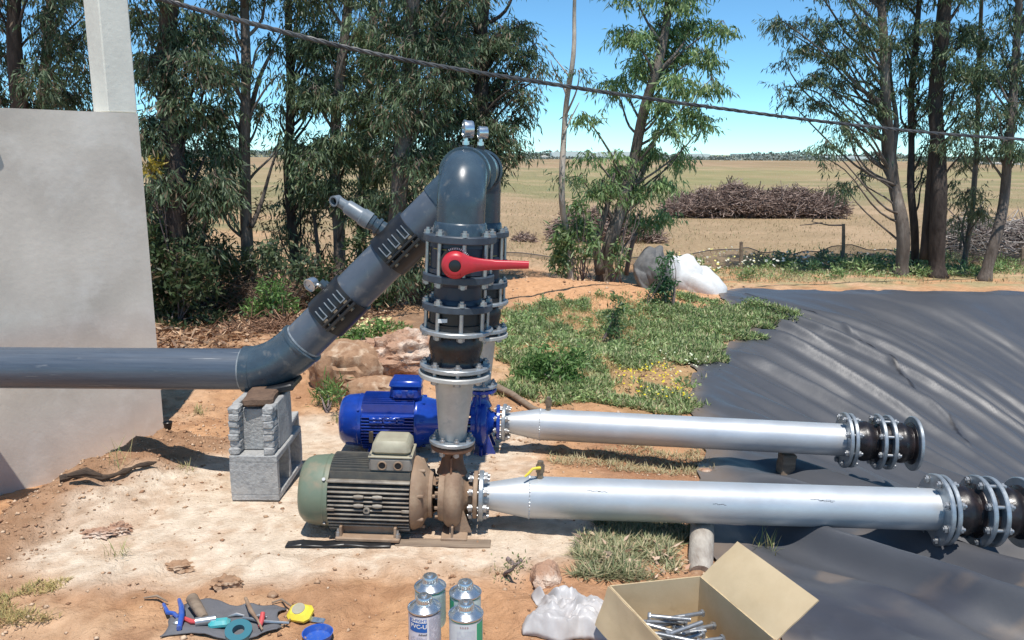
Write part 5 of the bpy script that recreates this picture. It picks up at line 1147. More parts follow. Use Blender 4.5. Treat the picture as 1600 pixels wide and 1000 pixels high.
make_tree('curved leaning grey eucalyptus at the far right edge of the picture', 10.8, [(1600, -240, .04), (1592, 0, .05), (1588, 60, .055), (1583, 130, .06), (1577, 200, .065), (1572, 270, .07), (1570, 320, .075), (1560, 360, .085), (1545, 403, .10)], [(1560, 60, 26, 28, 170), (1590, 100, 26, 28, 190), (1600, 140, 24, 26, 210), (1565, 120, 18, 22, 90), (1550, 190, 18, 16, 80), (1590, 190, 18, 16, 80), (1570, 220, 14, 12, 50), (1595, 235, 12, 10, 50)] + rows(1540, 1680, -200, 30, 3, 3, 55, 50, 320, 27) + rows(1530, 1610, 20, 240, 3, 5, 24, 22, 90, 127, .1), 'bark', EUC, 17, group=GR, rk=.8, dens=2.6, leafL=.10, leafW=.016)

# ================================================================ BUSHES, WEEDS
def bush(label, blobs, Y, pal, seed, name='bush', cat='bush', L=.085, W=.026, stem='twig', droop=.3, stems=10, group=None):
    rr = np.random.default_rng(seed); ub = sum(b_[0] for b_ in blobs) / len(blobs); vb = max(b_[1] + b_[3] for b_ in blobs); p = at(ub, vb, Y); z0 = gz(p.x, Y)
    root = empty(name, (p.x, Y, z0), label, cat, group); ro = Vector(root.location); LP = []; LD = []; m = MB(); sc = Y / F_PX
    for (u, v, ru, rv, nl) in blobs:
        c = at(u, v, Y + rr.uniform(-.12, .12)); ns = max(2, nl // 8); th = rr.random(ns) * 6.283; cs = rr.uniform(-1, 1, ns); rad = rr.random(ns) ** .5
        O = np.stack([np.cos(th) * np.sqrt(1 - cs ** 2) * ru * sc, np.sin(th) * np.sqrt(1 - cs ** 2) * ru * sc * .8, cs * rv * sc], 1) * rad[:, None]
        base = np.array([p.x + rr.normal() * .08, Y + rr.normal() * .06, z0])
        for k in range(max(2, stems // len(blobs) + 1)):
            tip = c + Vector(O[k % ns]); B = wob(base, tip, 6, .08, rr); m.tube([q - ro for q in B], [.008 - .001 * i for i in range(7)], 5, cap=False)
        for k in range(8):
            q = np.array(c) + O + rr.normal(size=(ns, 3)) * .03; q[:, 2] = np.maximum(q[:, 2], z0 + .01); LP.append(q); d_ = rr.normal(size=(ns, 3)) * .8; d_[:, 2] += -droop; LD.append(d_)
    m.build('stems', M[stem], root, ang=180)
    LP = np.concatenate(LP); LD = np.concatenate(LD); n = len(LP); c = palette(rr, n, *pal); c = c * (.7 + .6 * fbm(LP[:, 0] * 3, LP[:, 2] * 3, 2, 2, seed))[:, None]
    leaves('foliage', LP - np.array(ro), LD, L * rr.uniform(.6, 1.2, n), W * rr.uniform(.7, 1.2, n), c, M['leaf'], root, seed=seed); return root
GREEN = ([(.10, .21, .05), (.15, .27, .075), (.22, .34, .11), (.07, .15, .045)], [4, 4, 2, 3])
DKG = ([(.05, .09, .035), (.08, .12, .05), (.11, .13, .06), (.14, .10, .055)], [4, 3, 2, 1])
bush('dark tangled bush at the foot of the trees right of the grey wall', [(262, 470, 42, 50, 900), (300, 430, 44, 46, 700), (245, 400, 30, 50, 500), (330, 500, 30, 24, 260), (285, 520, 44, 18, 400)], 7.4, DKG, 31)
bush('round fresh green bush at the foot of the slim forked tree', [(425, 460, 32, 32, 520), (400, 485, 22, 20, 240), (450, 480, 20, 20, 200)], 7.6, GREEN, 32, L=.07, W=.016)
bush('loose green scrub between the slim forked tree and the stub pipe', [(420, 400, 34, 30, 260), (470, 410, 26, 40, 220), (380, 420, 24, 30, 160), (500, 440, 26, 36, 260)], 8.1, EUC, 33)
bush('dark low scrub under the sloping grey pipe', [(520, 440, 28, 40, 300), (565, 420, 30, 40, 320), (600, 460, 30, 30, 300), (560, 380, 20, 30, 160)], 8.0, DKG, 34)
bush('leafy dark scrub behind the two saddle clamps', [(640, 430, 20, 50, 260), (660, 300, 30, 40, 260), (590, 330, 30, 36, 260), (650, 370, 26, 30, 220)], 8.8, EUCD, 35)
bush('tall bright green bush left of the middle tree', [(885, 370, 24, 30, 380), (880, 405, 26, 30, 380), (910, 350, 22, 22, 240), (900, 320, 18, 16, 120), (925, 385, 20, 26, 170)], 9.5, EUCB, 36, L=.11, W=.026, droop=.8)
bush('green shoots low on the right of the middle tree trunk', [(965, 385, 18, 16, 110), (960, 410, 14, 14, 90), (1000, 300, 16, 16, 60)], 9.6, EUCB, 37, L=.1, W=.025, droop=.8)
bush('tall leafy weed standing directly in front of the white sack', [(1042, 440, 13, 20, 170), (1036, 415, 12, 16, 110), (1046, 398, 10, 10, 60), (1030, 455, 20, 14, 220)], 8.35, ([(.06, .14, .06), (.09, .19, .085), (.13, .24, .11)], [3, 3, 2]), 38, 'weed', 'weed', L=.075, W=.02)
bush('dark upright weed in the middle of the green patch', [(960, 500, 10, 24, 130), (966, 478, 8, 12, 50), (955, 522, 12, 12, 80)], 6.9, ([(.06, .13, .05), (.09, .17, .07)], [1, 1]), 39, 'weed', 'weed', L=.06, W=.016)
bush('broad leafy weed clump behind the blue pump outlet', [(850, 570, 34, 22, 620), (880, 590, 32, 20, 520), (826, 590, 22, 20, 300), (900, 560, 22, 18, 260)], 5.35, ([(.10, .20, .055), (.15, .27, .08), (.20, .32, .11), (.08, .16, .045)], [3, 4, 2, 2]), 40, 'weed', 'weed', L=.055, W=.015, droop=-.1)
bush('spiky green weed clump sprouting left of the blue motor', [(510, 620, 20, 13, 260), (528, 612, 10, 8, 90)], 4.75, GREEN, 41, 'weed', 'weed', L=.075, W=.007, droop=-.6)
bush('flowering green weed under the sloping pipe, left of the boulder', [(560, 522, 24, 14, 320), (590, 515, 18, 12, 180), (540, 535, 16, 10, 130)], 6.4, GREEN, 42, 'weed', 'weed', L=.05, W=.018)
bush('small grey green weed with a dark tip between the cans and the pipe shadow', [(806, 893, 9, 9, 50), (800, 900, 7, 5, 30), (808, 882, 4, 5, 16)], 2.66, ([(.17, .22, .08), (.25, .27, .12), (.10, .09, .05)], [3, 2, 1.4]), 43, 'weed', 'weed', L=.016, W=.006, stems=5)
bush('yellow leaved sprig beside the grey wall, low on the dark tree', [(238, 262, 12, 12, 90)], 7.5, ([(.40, .30, .04), (.3, .25, .05)], [1, 1]), 44, 'sprig', 'sprig', L=.08)

bush('dark shaded scrub filling the gap between the wall and the slim forked tree', [(235, 330, 26, 50, 500), (300, 350, 34, 40, 500), (345, 400, 26, 40, 420), (350, 470, 30, 36, 420), (320, 300, 26, 30, 300)], 8.0, DKG, 45, L=.09, W=.02)
bush('thin brownish scrub between the slim forked tree and the stub trunk', [(410, 330, 26, 40, 160), (470, 420, 30, 40, 260), (495, 340, 26, 36, 200), (440, 370, 26, 30, 160), (510, 470, 26, 26, 240)], 9.2, ([(.16, .15, .07), (.11, .13, .06), (.24, .16, .09)], [2, 3, 2]), 46, L=.08, W=.018)
bush('dark scrub at the foot of the thickest grey trunk', [(600, 430, 30, 40, 360), (650, 460, 24, 30, 260), (630, 390, 24, 30, 200), (575, 350, 24, 34, 200)], 8.7, DKG, 47, L=.08, W=.02)
# ---- grasses as uncountable stuff
def blades(name, label, x, y, L, W, cols, wts, seed, lean=.5, cat='grass', matk='grass', zo=0, zf=None, nod=0):
    rr = np.random.default_rng(seed); n = len(x); z = (g(x, y) if zf is None else zf) + zo
    P = np.stack([x, y, z], 1); D = rr.normal(size=(n, 3)) * lean; D[:, 2] = np.abs(D[:, 2]) * .3 + 1 - nod
    c = palette(rr, n, cols, wts) * (.72 + .56 * fbm(x, y, 7, 3, seed))[:, None]; L = L * (.45 + 1.1 * fbm(x, y, 5, 2, seed + 3)); o = leaves(name, P, D, L * rr.uniform(.4, 1.2, n), W * rr.uniform(.6, 1.3, n), c, M[matk], seed=seed)
    return tag(o, label, cat, kind='stuff')
def in_poly(x, y, poly):
    inside = np.zeros(len(x), bool); n = len(poly)
    for i in range(n):
        (xa, ya), (xb, yb) = poly[i], poly[(i + 1) % n]; c = ((ya > y) != (yb > y)) & (x < (xb - xa) * (y - ya) / (yb - ya + 1e-12) + xa); inside ^= c
    return inside
def poly_pts(pix, n, seed, margin=.15, thr=None, fr=1.5, o=0):
    W_ = [(on(u, v).x, on(u, v).y) for u, v in pix]; rr = np.random.default_rng(seed); xs = [p[0] for p in W_]; ys_ = [p[1] for p in W_]
    x = rr.uniform(min(xs), max(xs), n); y = rr.uniform(min(ys_), max(ys_), n); wx = x + (fbm(x, y, 2.5, 3, 3) - .5) * .5; wy = y + (fbm(x, y, 2.5, 3, 8) - .5) * .7
    k = in_poly(wx, wy, W_)
    if thr is not None: k &= rr.random(n) < sst(thr - .1, thr + .1, fbm(x, y, fr, 3, o))
    return x[k], y[k]
GP = ([(.15, .22, .085), (.23, .32, .13), (.34, .43, .19), (.44, .45, .25), (.50, .43, .28)], [2.5, 4, 4, 2.2, 1.8])
x, y = poly_pts([(985, 455), (1080, 462), (1180, 478), (1262, 505), (1240, 520), (1180, 528), (1150, 548), (1080, 575), (1040, 560), (1000, 530), (975, 480)], 60000, 51, thr=.42, fr=2.6)
zz = np.maximum(g(x, y), g(x, y) + .014 + liner_extra(x, y) * (x > rim_x(y)))
blades('ground_cover', 'dense green creeping weeds spilling over the edge of the black liner', x, y, .06, .014, *GP, 52, lean=1.3, zf=zz, cat='weeds')
x, y = poly_pts([(785, 480), (900, 470), (985, 465), (990, 520), (1040, 580), (1110, 600), (1080, 630), (960, 640), (860, 636), (800, 625), (775, 560)], 90000, 53, thr=.49, fr=3, o=3)
blades('ground_cover', 'mixed green weeds and grass on the mound between the valve stacks and the liner', x, y, .055, .011, *GP, 54, lean=1.2, cat='weeds')
x, y = poly_pts([(785, 475), (960, 465), (1050, 500), (1060, 640), (780, 640)], 30000, 55, thr=.47, fr=1.3, o=5)
blades('dry_grass', 'straw coloured grass mixed into the weeds beside the valve stacks', x, y, .045, .006, [(.50, .40, .22), (.42, .36, .18), (.36, .36, .16)], [3, 2, 1], 56, lean=1.1)
x, y = poly_pts([(900, 822), (985, 815), (1095, 850), (1090, 895), (1000, 895), (905, 905), (880, 890), (930, 850)], 16000, 57, thr=.30, fr=4)
blades('cut_grass', 'matted dry green grass and straw between the front suction pipe and the cardboard box', x, y, .055, .0045, [(.24, .27, .14), (.34, .34, .20), (.50, .42, .26), (.16, .2, .1)], [4, 3, 3, 1], 58, lean=1.6, nod=.55)
x, y = poly_pts([(860, 690), (1100, 690), (1100, 745), (860, 725)], 5000, 59, thr=.48, fr=4); blades('dry_grass', 'thin straw lying on the red soil between the two suction pipes', x, y, .05, .004, [(.45, .38, .22), (.5, .42, .26), (.3, .3, .15)], [3, 2, 1], 60, lean=1.5, nod=.5)
x, y = poly_pts([(0, 880), (110, 900), (130, 960), (0, 985)], 5000, 61, thr=.45, fr=3); blades('dry_grass', 'sparse yellowish grass at the lower left corner of the soil', x, y, .035, .003, [(.48, .38, .16), (.4, .33, .14), (.32, .30, .13)], [3, 2, 1], 62, lean=1.2, nod=.4)
for (u, v, nn, lab, L_) in [(185, 870, 26, 'wispy grass tuft in front of the whitish mortar lumps', .07), (310, 650, 40, 'dry grass tuft on the soil right of the wall corner', .09), (292, 735, 30, 'green grass tuft beside the right end of the dark plank', .05), (180, 735, 16, 'thin grass stalks against the wall above the dark plank', .13), (1195, 862, 40, 'sprig of green grass growing at the liner edge right of the cardboard flap', .09), (1010, 690, 40, 'straw tuft just under the rear suction pipe', .06), (560, 640, 50, 'dry grass tuft by the blue fan cover', .06), (785, 905, 40, 'tiny dry sprig right of the cans', .03), (530, 660, 60, 'dry straw fringe left of the blue fan cover', .06), (490, 600, 60, 'dry straw tuft under the pipe elbow', .08)]:
    p = on(u, v); rr = np.random.default_rng(u); x = p.x + rr.normal(size=nn) * .025; y = p.y + rr.normal(size=nn) * .02
    o = blades('grass_tuft', lab, x, y, L_, .0035, [(.28, .33, .12), (.45, .40, .2), (.5, .42, .24)], [2, 2, 1], u, lean=.55); del o['kind']; o['category'] = 'grass tuft'
def clumps(name, label, pix, nc, per, rad, L, W, cols, wts, seed, thr):
    """leafy plants growing as separate domes, uncountable"""
    x, y = poly_pts(pix, nc, seed, thr=thr, fr=2.2); rr = np.random.default_rng(seed); k = len(x); R_ = rad * rr.uniform(.4, 1.5, k); z0 = np.maximum(g(x, y), g(x, y) + (.014 + liner_extra(x, y)) * (x > rim_x(y)))
    th = rr.random((k, per)) * 6.283; e = rr.random((k, per)) * 1.45; q = rr.random((k, per)) ** .5
    d = np.stack([np.cos(th) * np.cos(e), np.sin(th) * np.cos(e), np.sin(e) * .9], -1); P = np.stack([x, y, z0 + .005], 1)[:, None] + d * (R_[:, None] * q)[..., None]
    D = d * .8 + rr.normal(size=d.shape) * .6; tone = rr.uniform(.65, 1.3, k); c = palette(rr, k * per, cols, wts).reshape(k, per, 3) * tone[:, None, None]
    n = k * per; o = leaves(name, P.reshape(-1, 3), D.reshape(-1, 3), L * rr.uniform(.5, 1.3, n), W * rr.uniform(.6, 1.3, n), np.clip(c.reshape(-1, 3), 0, 1), M['grass'], seed=seed); return tag(o, label, 'weeds', kind='stuff')
WP = [(.14, .22, .08), (.22, .33, .12), (.33, .43, .18), (.46, .50, .27)]
clumps('leafy_weeds', 'leafy green weeds tufted over the mound beside the valve stacks', [(785, 480), (900, 470), (985, 462), (1080, 462), (1180, 480), (1255, 505), (1180, 528), (1080, 575), (1110, 600), (1060, 630), (860, 636), (780, 620), (775, 560)], 900, 55, .07, .036, .012, WP, [2, 4, 4, 3], 151, .47)
clumps('leafy_weeds', 'small leafy weeds along the field edge beyond the pond', [(1130, 415), (1300, 402), (1600, 407), (1700, 425), (1600, 432), (1140, 440), (1060, 420)], 420, 40, .14, .07, .022, WP, [3, 3, 2, 2], 152, .45)
clumps('leafy_weeds', 'low weeds between the boulders and the trees', [(500, 545), (640, 500), (660, 530), (560, 545), (480, 600)], 120, 50, .07, .045, .013, WP, [3, 3, 3, 1], 153, .45)
# field grass and yellow/white flowers
rr = np.random.default_rng(63); n = 60000; yy = 10.4 + 34 * rr.random(n) ** 1.5; xx_ = rr.uniform(-.75, .8, n) * yy; k = rr.random(n) < .3 + .7 * sst(.4, .6, fbm(xx_, yy, .5, 3, 71)); 
blades('field_grass', 'dry golden grass covering the open field behind the fence', xx_[k], yy[k], .07, .013, [(.38, .29, .18), (.45, .34, .21), (.30, .27, .14), (.24, .24, .12)], [4, 3, 3, 3], 64, lean=1.1)
x, y = poly_pts([(1130, 415), (1300, 400), (1600, 405), (1700, 425), (1600, 432), (1140, 440)], 16000, 65, thr=.40, fr=1.2); blades('ground_cover', 'low green and straw coloured weeds along the strip beyond the pond', x, y, .06, .014, *GP, 66, lean=1.0, cat='weeds')
def flowers(name, label, pix, n, seed, r, h, cols, wts, thr=.45):
    x, y = poly_pts(pix, n, seed, thr=thr, fr=3); rr = np.random.default_rng(seed); k = len(x); z = g(x, y) + h * rr.uniform(.3, 1, k); V = []; 
    a = np.arange(6) * math.pi / 3; ring = np.stack([np.cos(a), np.sin(a), 0 * a], 1)
    tilt = rr.normal(size=(k, 3)) * .45; tilt[:, 2] = 1; tilt[:, 1] -= .35; tilt /= np.linalg.norm(tilt, axis=1, keepdims=True); s = np.cross(tilt, [0, 1, .2]); s /= np.linalg.norm(s, axis=1, keepdims=True); q = np.cross(tilt, s)
    rad = r * rr.uniform(.6, 1.2, k); V = np.stack([x, y, z], 1)[:, None] + (s[:, None] * ring[None, :, :1] + q[:, None] * ring[None, :, 1:2]) * rad[:, None, None]
    F_ = np.arange(k * 6).reshape(k, 6); o = np_mesh(name, V.reshape(-1, 3), F_, M['grass'], fcol=palette(rr, k, cols, wts, .1)); return tag(o, label, 'flowers', kind='stuff')
flowers('yellow_flowers', 'small yellow flowers among the weeds next to the liner edge', [(960, 575), (1060, 580), (1060, 630), (970, 632)], 260, 67, .008, .09, [(.75, .62, .04), (.7, .66, .2)], [3, 1])
flowers('pale_flowers', 'tiny pale flowers scattered where the weeds meet the liner', [(1040, 560), (1110, 560), (1115, 605), (1040, 600)], 50, 68, .008, .08, [(.72, .76, .55)], [1])
flowers('white_flowers', 'white and yellow daisies growing along the fence behind the white sack', [(1060, 408), (1160, 405), (1200, 425), (1130, 440), (1080, 425)], 200, 69, .018, .22, [(.78, .76, .62), (.75, .68, .25)], [2, 1.4], .4)
flowers('white_flowers', 'sparse white daisies on the strip between the fence and the far pond edge', [(1200, 405), (1420, 400), (1430, 415), (1200, 425)], 260, 70, .026, .2, [(.8, .79, .7)], [1], .5)
flowers('yellow_flowers', 'pale yellow flowers on the weed under the sloping pipe', [(535, 515), (610, 508), (615, 530), (540, 540)], 160, 72, .016, .12, [(.75, .72, .35)], [1], .3)
# leaf litter
rr = np.random.default_rng(73); x, y = poly_pts([(215, 480), (620, 470), (600, 520), (470, 548), (300, 560), (215, 560)], 10000, 74, thr=.35, fr=1.5); n = len(x)
D = rr.normal(size=(n, 3)); D[:, 2] *= .25; P = np.stack([x, y, g(x, y) + .008 + .02 * rr.random(n)], 1)
tag(leaves('leaf_litter', P, D, .10 * rr.uniform(.4, 1.3, n), .022 * rr.uniform(.5, 1.2, n), palette(rr, n, [(.42, .26, .15), (.30, .17, .10), (.55, .38, .25), (.2, .13, .09)], [3, 3, 1.5, 1]), M['litter'], seed=75), 'dry fallen leaves and bark strips covering the ground under the trees', 'leaf litter', kind='stuff')
x, y = poly_pts([(1000, 850), (1090, 870), (1080, 900), (850, 905), (870, 880)], 180, 76); n = len(x); rr = np.random.default_rng(5); D = rr.normal(size=(n, 3)); D[:, 2] *= .2
tag(leaves('fallen_leaves', np.stack([x, y, g(x, y) + .02], 1), D, .05 * rr.uniform(.5, 1.3, n), .013 * rr.uniform(.6, 1.2, n), palette(rr, n, [(.60, .44, .32), (.42, .25, .17)], [2, 1]), M['litter'], seed=77), 'curled fallen leaves on the straw near the pale log', 'fallen leaves', kind='stuff')
for (u, v, du, dv, lab) in [(640, 0, 0, 0, '')][:0]: pass
for i, (ua, va, ub_, vb_, lab) in enumerate([(232, 705, 275, 703, 'pale dry twig lying on the soil between the wall corner and the block stack'), (1035, 868, 1020, 850, 'short grey twig sticking up out of the straw'), (905, 890, 945, 884, 'brown stick lying on the straw beside the chalky stone'), (225, 938, 262, 940, 'thin pale root on the soil left of the tool wrap')]):
    a, b_ = on(ua, va, .01), on(ub_, vb_, .015); m = MB(); m.tube([a, a.lerp(b_, .5) + Vector((0, .01, .008)), b_], [.003, .005, .002], 6); tag(m.build('twig', M['wood']), lab, 'twig')

# ================================================================ BRUSHWOOD HEAPS
def brush_heap(label, Y, prof, n, seed, cols, L=.5, depth=.8, r=.012, group=None):
    """prof: [(u, v_top, v_base)]"""
    rr = np.random.default_rng(seed); us = [p[0] for p in prof]; u = rr.uniform(us[0], us[-1], n); vt = np.interp(u, us, [p[1] for p in prof]); sc = Y / F_PX
    x = (u - 800) * sc * 1.0; yj = rr.uniform(-1, 1, n); y = Y + yj * depth; top = np.array([at(a, b_, Y).z for a, b_ in zip(us, [p[1] for p in prof])]); zt_ = np.interp(u, us, top); z0 = g(x, y); zt_ = z0 + (zt_ - z0) * (.55 + .85 * fbm(u * .05, u * 0, 1.2, 3, seed))
    hmax = (zt_ - z0) * np.sqrt(np.clip(1 - yj ** 2 * .8, 0, 1)); z = z0 + hmax * rr.random(n) ** .6
    D = rr.normal(size=(n, 3)); D[:, 2] *= .5; D[:, 0] *= 1.2; c = palette(rr, n, cols, [1] * len(cols), .3)
    P = np.stack([x, y, z], 1); D /= np.linalg.norm(D, axis=1, keepdims=True); LL = L * rr.uniform(.3, 1.2, n); P = P - D * (LL / 2)[:, None]; P[:, 2] = np.maximum(P[:, 2], z0 + .01)
    # sticks: three-sided tapered prisms
    A = rr.normal(size=(n, 3)); S = np.cross(D, A); S /= np.linalg.norm(S, axis=1, keepdims=True); T = np.cross(D, S); V = np.empty((n, 6, 3)); rad = r * rr.uniform(.5, 1.4, n)
    for k in range(3):
        o = (S * math.cos(k * 2.094) + T * math.sin(k * 2.094)) * rad[:, None]; V[:, k] = P + o; V[:, 3 + k] = P + D * LL[:, None] + o * .4 + T * (LL * .12)[:, None]
    q = np.array([(0, 1, 4, 3), (1, 2, 5, 4), (2, 0, 3, 5)]); F_ = (q[None] + (np.arange(n) * 6)[:, None, None]).reshape(-1, 4)
    o = np_mesh('brushwood_heap', V.reshape(-1, 3), F_, M['brush'], fcol=np.repeat(c, 3, 0)); return tag(o, label, 'brushwood heap', group)
BR = [(.29, .21, .175), (.20, .145, .125), (.40, .31, .265), (.13, .092, .08)]
brush_heap('long low heap of brown dead branches lying across the open field', 22.0, [(1040, 320, 325), (1055, 308, 325), (1085, 304, 325), (1110, 296, 325), (1140, 291, 325), (1180, 300, 322), (1220, 296, 322), (1260, 300, 322), (1290, 300, 320), (1303, 314, 320)], 9000, 81, BR, L=.5, depth=.9, r=.012)
brush_heap('dark heap of dead branches behind the middle tree', 15.5, [(858, 356, 362), (870, 338, 362), (900, 328, 362), (940, 322, 362), (985, 345, 362), (1015, 350, 360), (1030, 358, 360)], 2000, 82, BR, L=.36, depth=.5, r=.009)
brush_heap('small low patch of dead branches on the field right of the valve stack', 14.8, [(803, 372, 376), (815, 365, 376), (835, 372, 376)], 260, 83, BR, L=.25, depth=.2, r=.007)
brush_heap('pale grey tangle of dead branches behind the curved leaning tree', 13.0, [(1478, 372, 380), (1500, 330, 380), (1540, 325, 378), (1580, 335, 376), (1640, 350, 376)], 1500, 84, [(.42, .38, .35), (.3, .26, .24), (.2, .16, .15)], L=.55, depth=.5, r=.008)
brush_heap('dead undergrowth tangled between the trunks behind the saddle clamps', 8.7, [(480, 440, 480), (560, 400, 480), (640, 420, 480), (670, 460, 470)], 900, 85, [(.3, .22, .16), (.2, .14, .1)], L=.4, depth=.5, r=.004)
brush_heap('dead undergrowth tangled under the dark tree beside the wall', 8.3, [(225, 420, 490), (300, 380, 490), (380, 430, 490), (470, 450, 490)], 1300, 86, [(.28, .2, .15), (.2, .14, .1), (.38, .27, .19)], L=.45, depth=.5, r=.004)
brush_heap('brown leaf and branch debris heaped behind the pipe elbow', 7.2, [(330, 520, 530), (400, 500, 530), (440, 498, 530), (470, 515, 530)], 500, 87, [(.34, .2, .13), (.2, .12, .08)], L=.22, depth=.3, r=.006)

# ================================================================ FENCE
nm = bpy.data.materials.new('shade_net'); nm.use_nodes = True; N = nm.node_tree.nodes; b_ = N['Principled BSDF']; b_.inputs['Base Color'].default_value = (.10, .09, .085, 1); b_.inputs['Roughness'].default_value = .9; b_.inputs['Alpha'].default_value = .42
fr_ = empty('net_fence', (3.2, 11.6, gz(3.2, 11.6)), 'low sagging dark net fence on thin wooden posts along the near edge of the field', 'fence'); fo_ = Vector(fr_.location)
posts = [(770, 402, 410, 12.6), (1157, 378, 415, 11.7), (1317, 350, 402, 12.2), (1510, 360, 403, 12.4), (1597, 388, 406, 12.0), (1720, 380, 406, 12.2)]
tops = []
for (u, vt, vb, Y) in posts:
    p = at(u, vb, Y); z0 = gz(p.x, Y); q = at(u + 1, vt, Y); m = MB(); base = Vector((p.x, Y, z0 - .03)); m.tube([base - fo_, base.lerp(q, .5) + Vector((.01, 0, 0)) - fo_, q - fo_], [.032, .028, .024], 8)
    if u not in (770, 1720): m.build('post', M['wood'], fr_)
    tops.append((p.x, Y, z0, min(q.z, z0 + .30)))
nt_ = MB()
for (a, c) in zip(tops, tops[1:]):
    n = 24
    V = []
    for i in range(n + 1):
        s = i / n; x = a[0] + (c[0] - a[0]) * s; y = a[1] + (c[1] - a[1]) * s; zt2 = a[3] + (c[3] - a[3]) * s - .10 * math.sin(math.pi * s) + .02 * math.sin(s * 23); z0 = gz(x, y) - .02
        V += [(x - fo_.x, y - fo_.y + .02 * math.sin(s * 31), z0 - fo_.z), (x - fo_.x, y - fo_.y, max(zt2, z0 + .08) - fo_.z)]
    nt_.add(V, [(2 * i, 2 * i + 2, 2 * i + 3, 2 * i + 1) for i in range(n)])
nt_.build('net', nm, fr_)
m = MB()
for (a, c) in zip(tops, tops[1:]):
    m.tube([Vector((a[0] + (c[0] - a[0]) * i / 16, a[1] + (c[1] - a[1]) * i / 16, max(a[3] + (c[3] - a[3]) * i / 16 - .10 * math.sin(math.pi * i / 16) + .02 * math.sin(i / 16 * 23), gz(a[0] + (c[0] - a[0]) * i / 16, a[1] + (c[1] - a[1]) * i / 16) + .06))) - fo_ for i in range(17)], .007, 5)
m.build('top_wire', M['cable'], fr_)
q = at(1316, 352, 12.2); m = MB(); m.tube([q, q + Vector((-.2, 0, .0)), q + Vector((-.45, .02, .05)), at(1283, 330, 12.2), at(1268, 345, 12.2)], [.012, .01, .008, .005, .004], 6); m.tube([at(1285, 348, 12.2), at(1262, 351, 12.2), at(1250, 352, 12.1)], [.009, .007, .005], 6); tag(m.build('dead_branch', M['twig']), 'bare dead branch reaching left from the top of the tallest fence post', 'branch')

# ================================================================ OVERHEAD CABLE
cp = [at(-500, -190, 5.0), at(100, -43, 6.0), at(330, 20, 6.5), at(600, 87, 7.0), at(860, 131, 7.8), at(1100, 166, 8.9), at(1350, 197, 9.7), at(1600, 218, 10.3), at(2100, 245, 11.5)]
def smooth_path(cp, k=14):
    P = []
    for i in range(len(cp) - 1):
        p0 = cp[max(i - 1, 0)]; p1 = cp[i]; p2 = cp[i + 1]; p3 = cp[min(i + 2, len(cp) - 1)]
        for j in range(k):
            t_ = j / k; P.append(.5 * ((2 * p1) + (-p0 + p2) * t_ + (2 * p0 - 5 * p1 + 4 * p2 - p3) * t_ ** 2 + (-p0 + 3 * p1 - 3 * p2 + p3) * t_ ** 3))
    P.append(cp[-1]); return P
CPs = smooth_path(cp, 60); m = MB()
for s_ in range(3):
    m.tube([p + Vector((0, math.cos(i * .55 + s_ * 2.094) * .010, math.sin(i * .55 + s_ * 2.094) * .010)) for i, p in enumerate(CPs)], .0105, 6)
tag(m.build('overhead_cable', M['cable']), 'twisted dark power cable crossing the sky from the upper left to the right edge', 'cable')

# ================================================================ FAR BACKGROUND
def far_box(label, u0, u1, v0, v1, Y, mt, name, cat, arch=False, group=None):
    p = at(u0, v1, Y); q = at(u1, v0, Y); w_ = q.x - p.x; h = q.z - p.z; n = max(1, int(w_ / (h * 5))) if arch else 1; m = MB()
    for i in range(n):
        xa = p.x + w_ * i / n; ww = w_ / n * (.985 if n > 1 else 1)
        outl = [(0, -.5), (ww, -.5), (ww, h * .82)] + [(ww / 2 + math.cos(a) * ww / 2, h * .82 + math.sin(a) * h * .18) for a in np.linspace(.25, 2.9, 7)] + [(0, h * .82)] if arch else [(0, -.5), (ww, -.5), (ww, h * .7), (ww * .5, h), (0, h * .7)]
        m.prism(outl, (xa, Y + 14, p.z), X3, Z3, 14) if False else m.prism(outl, (xa, Y, p.z), X3, Z3, -14)
    return tag(m.build(name, M[mt], ang=50), label, cat, group)
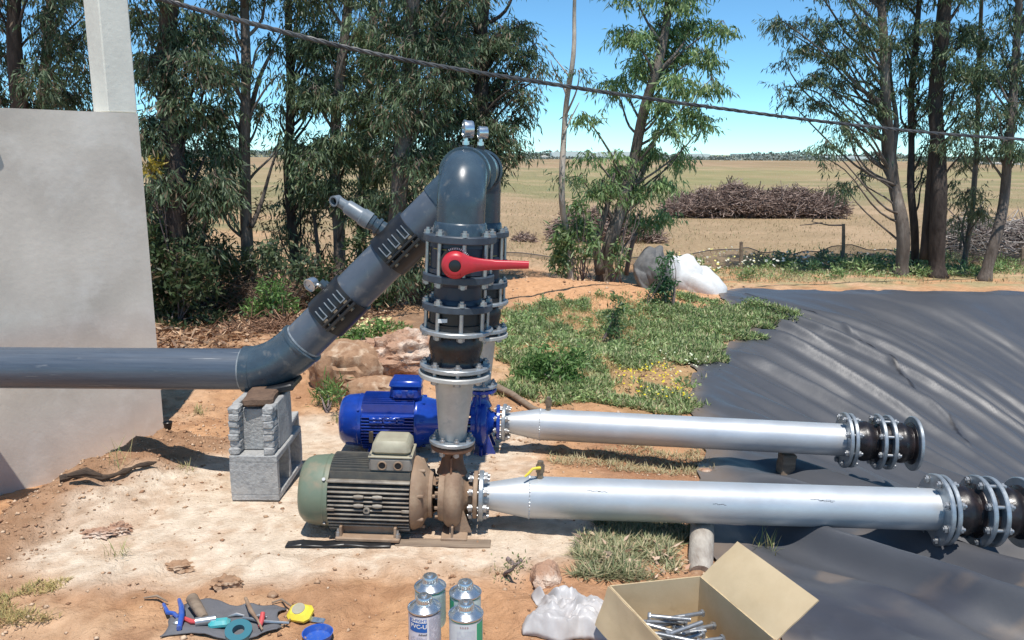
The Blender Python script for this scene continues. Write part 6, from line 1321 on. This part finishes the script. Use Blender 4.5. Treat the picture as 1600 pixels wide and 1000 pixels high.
far_box('long pale greenhouse on the horizon behind the bare leaning sapling', 862, 1000, 237, 250, 330, 'ghouse', 'greenhouse', 'greenhouse', True, 'distant greenhouses')
far_box('low white greenhouse on the horizon right of the middle tree', 1062, 1110, 240, 246, 380, 'ghouse', 'greenhouse', 'greenhouse', True, 'distant greenhouses')
far_box('thin white greenhouse block far off above the brushwood heap', 1150, 1200, 240, 243, 520, 'ghouse', 'greenhouse', 'greenhouse', True, 'distant greenhouses')
far_box('long low white roof on the horizon behind the right hand trees', 1300, 1400, 245, 250, 330, 'ghouse', 'greenhouse', 'greenhouse', True, 'distant greenhouses')
far_box('small white house on the horizon left of the bare leaning sapling', 845, 860, 243, 249, 300, 'farhouse', 'house', 'house')
far_box('small white house on the horizon above the middle of the brushwood heap', 1245, 1258, 247, 251, 300, 'farhouse', 'house', 'house')
far_box('small white shed near the far right edge beside the leaning tree', 1580, 1600, 254, 260, 160, 'farhouse', 'shed', 'shed')
rr = np.random.default_rng(91); V = []; Fq = []
def treeline(label, Y, h0, h1, seed, x0=-1, x1=1):
    rr = np.random.default_rng(seed); n = 26000; x = rr.uniform(x0, x1, n) * Y; q = fbm(x, x * 0, 9 / Y, 4, seed); hh = h0 + (h1 - h0) * sst(.40, .72, q) * (.5 + .5 * fbm(x, x * 0, 70 / Y, 2, seed + 4)); k = rr.random(n) < .25 + .75 * sst(.38, .5, q); x = x[k]; hh = hh[k]; n = len(x); z = hh * rr.random(n); y = Y + rr.uniform(-8, 8, n)
    D = rr.normal(size=(n, 3)); c = palette(rr, n, [(.20, .24, .22), (.25, .28, .25), (.17, .21, .20), (.30, .30, .25)], [3, 2, 3, 1]); P = np.stack([x, y, z + gz(0, 40)], 1)  # distance haze is put into these pale bluish leaf colours
    tag(leaves('distant_treeline', P, D, Y * .0035 * rr.uniform(.5, 1.3, n), Y * .002 * rr.uniform(.6, 1.4, n), c, M['litter'], seed=seed), label, 'treeline', kind='stuff')
treeline('line of far trees and hedges along the horizon, tinted bluish as haze', 430, .3, 4.6, 92); treeline('nearer strip of dull scrub at the far side of the field', 250, .0, 1.3, 93)
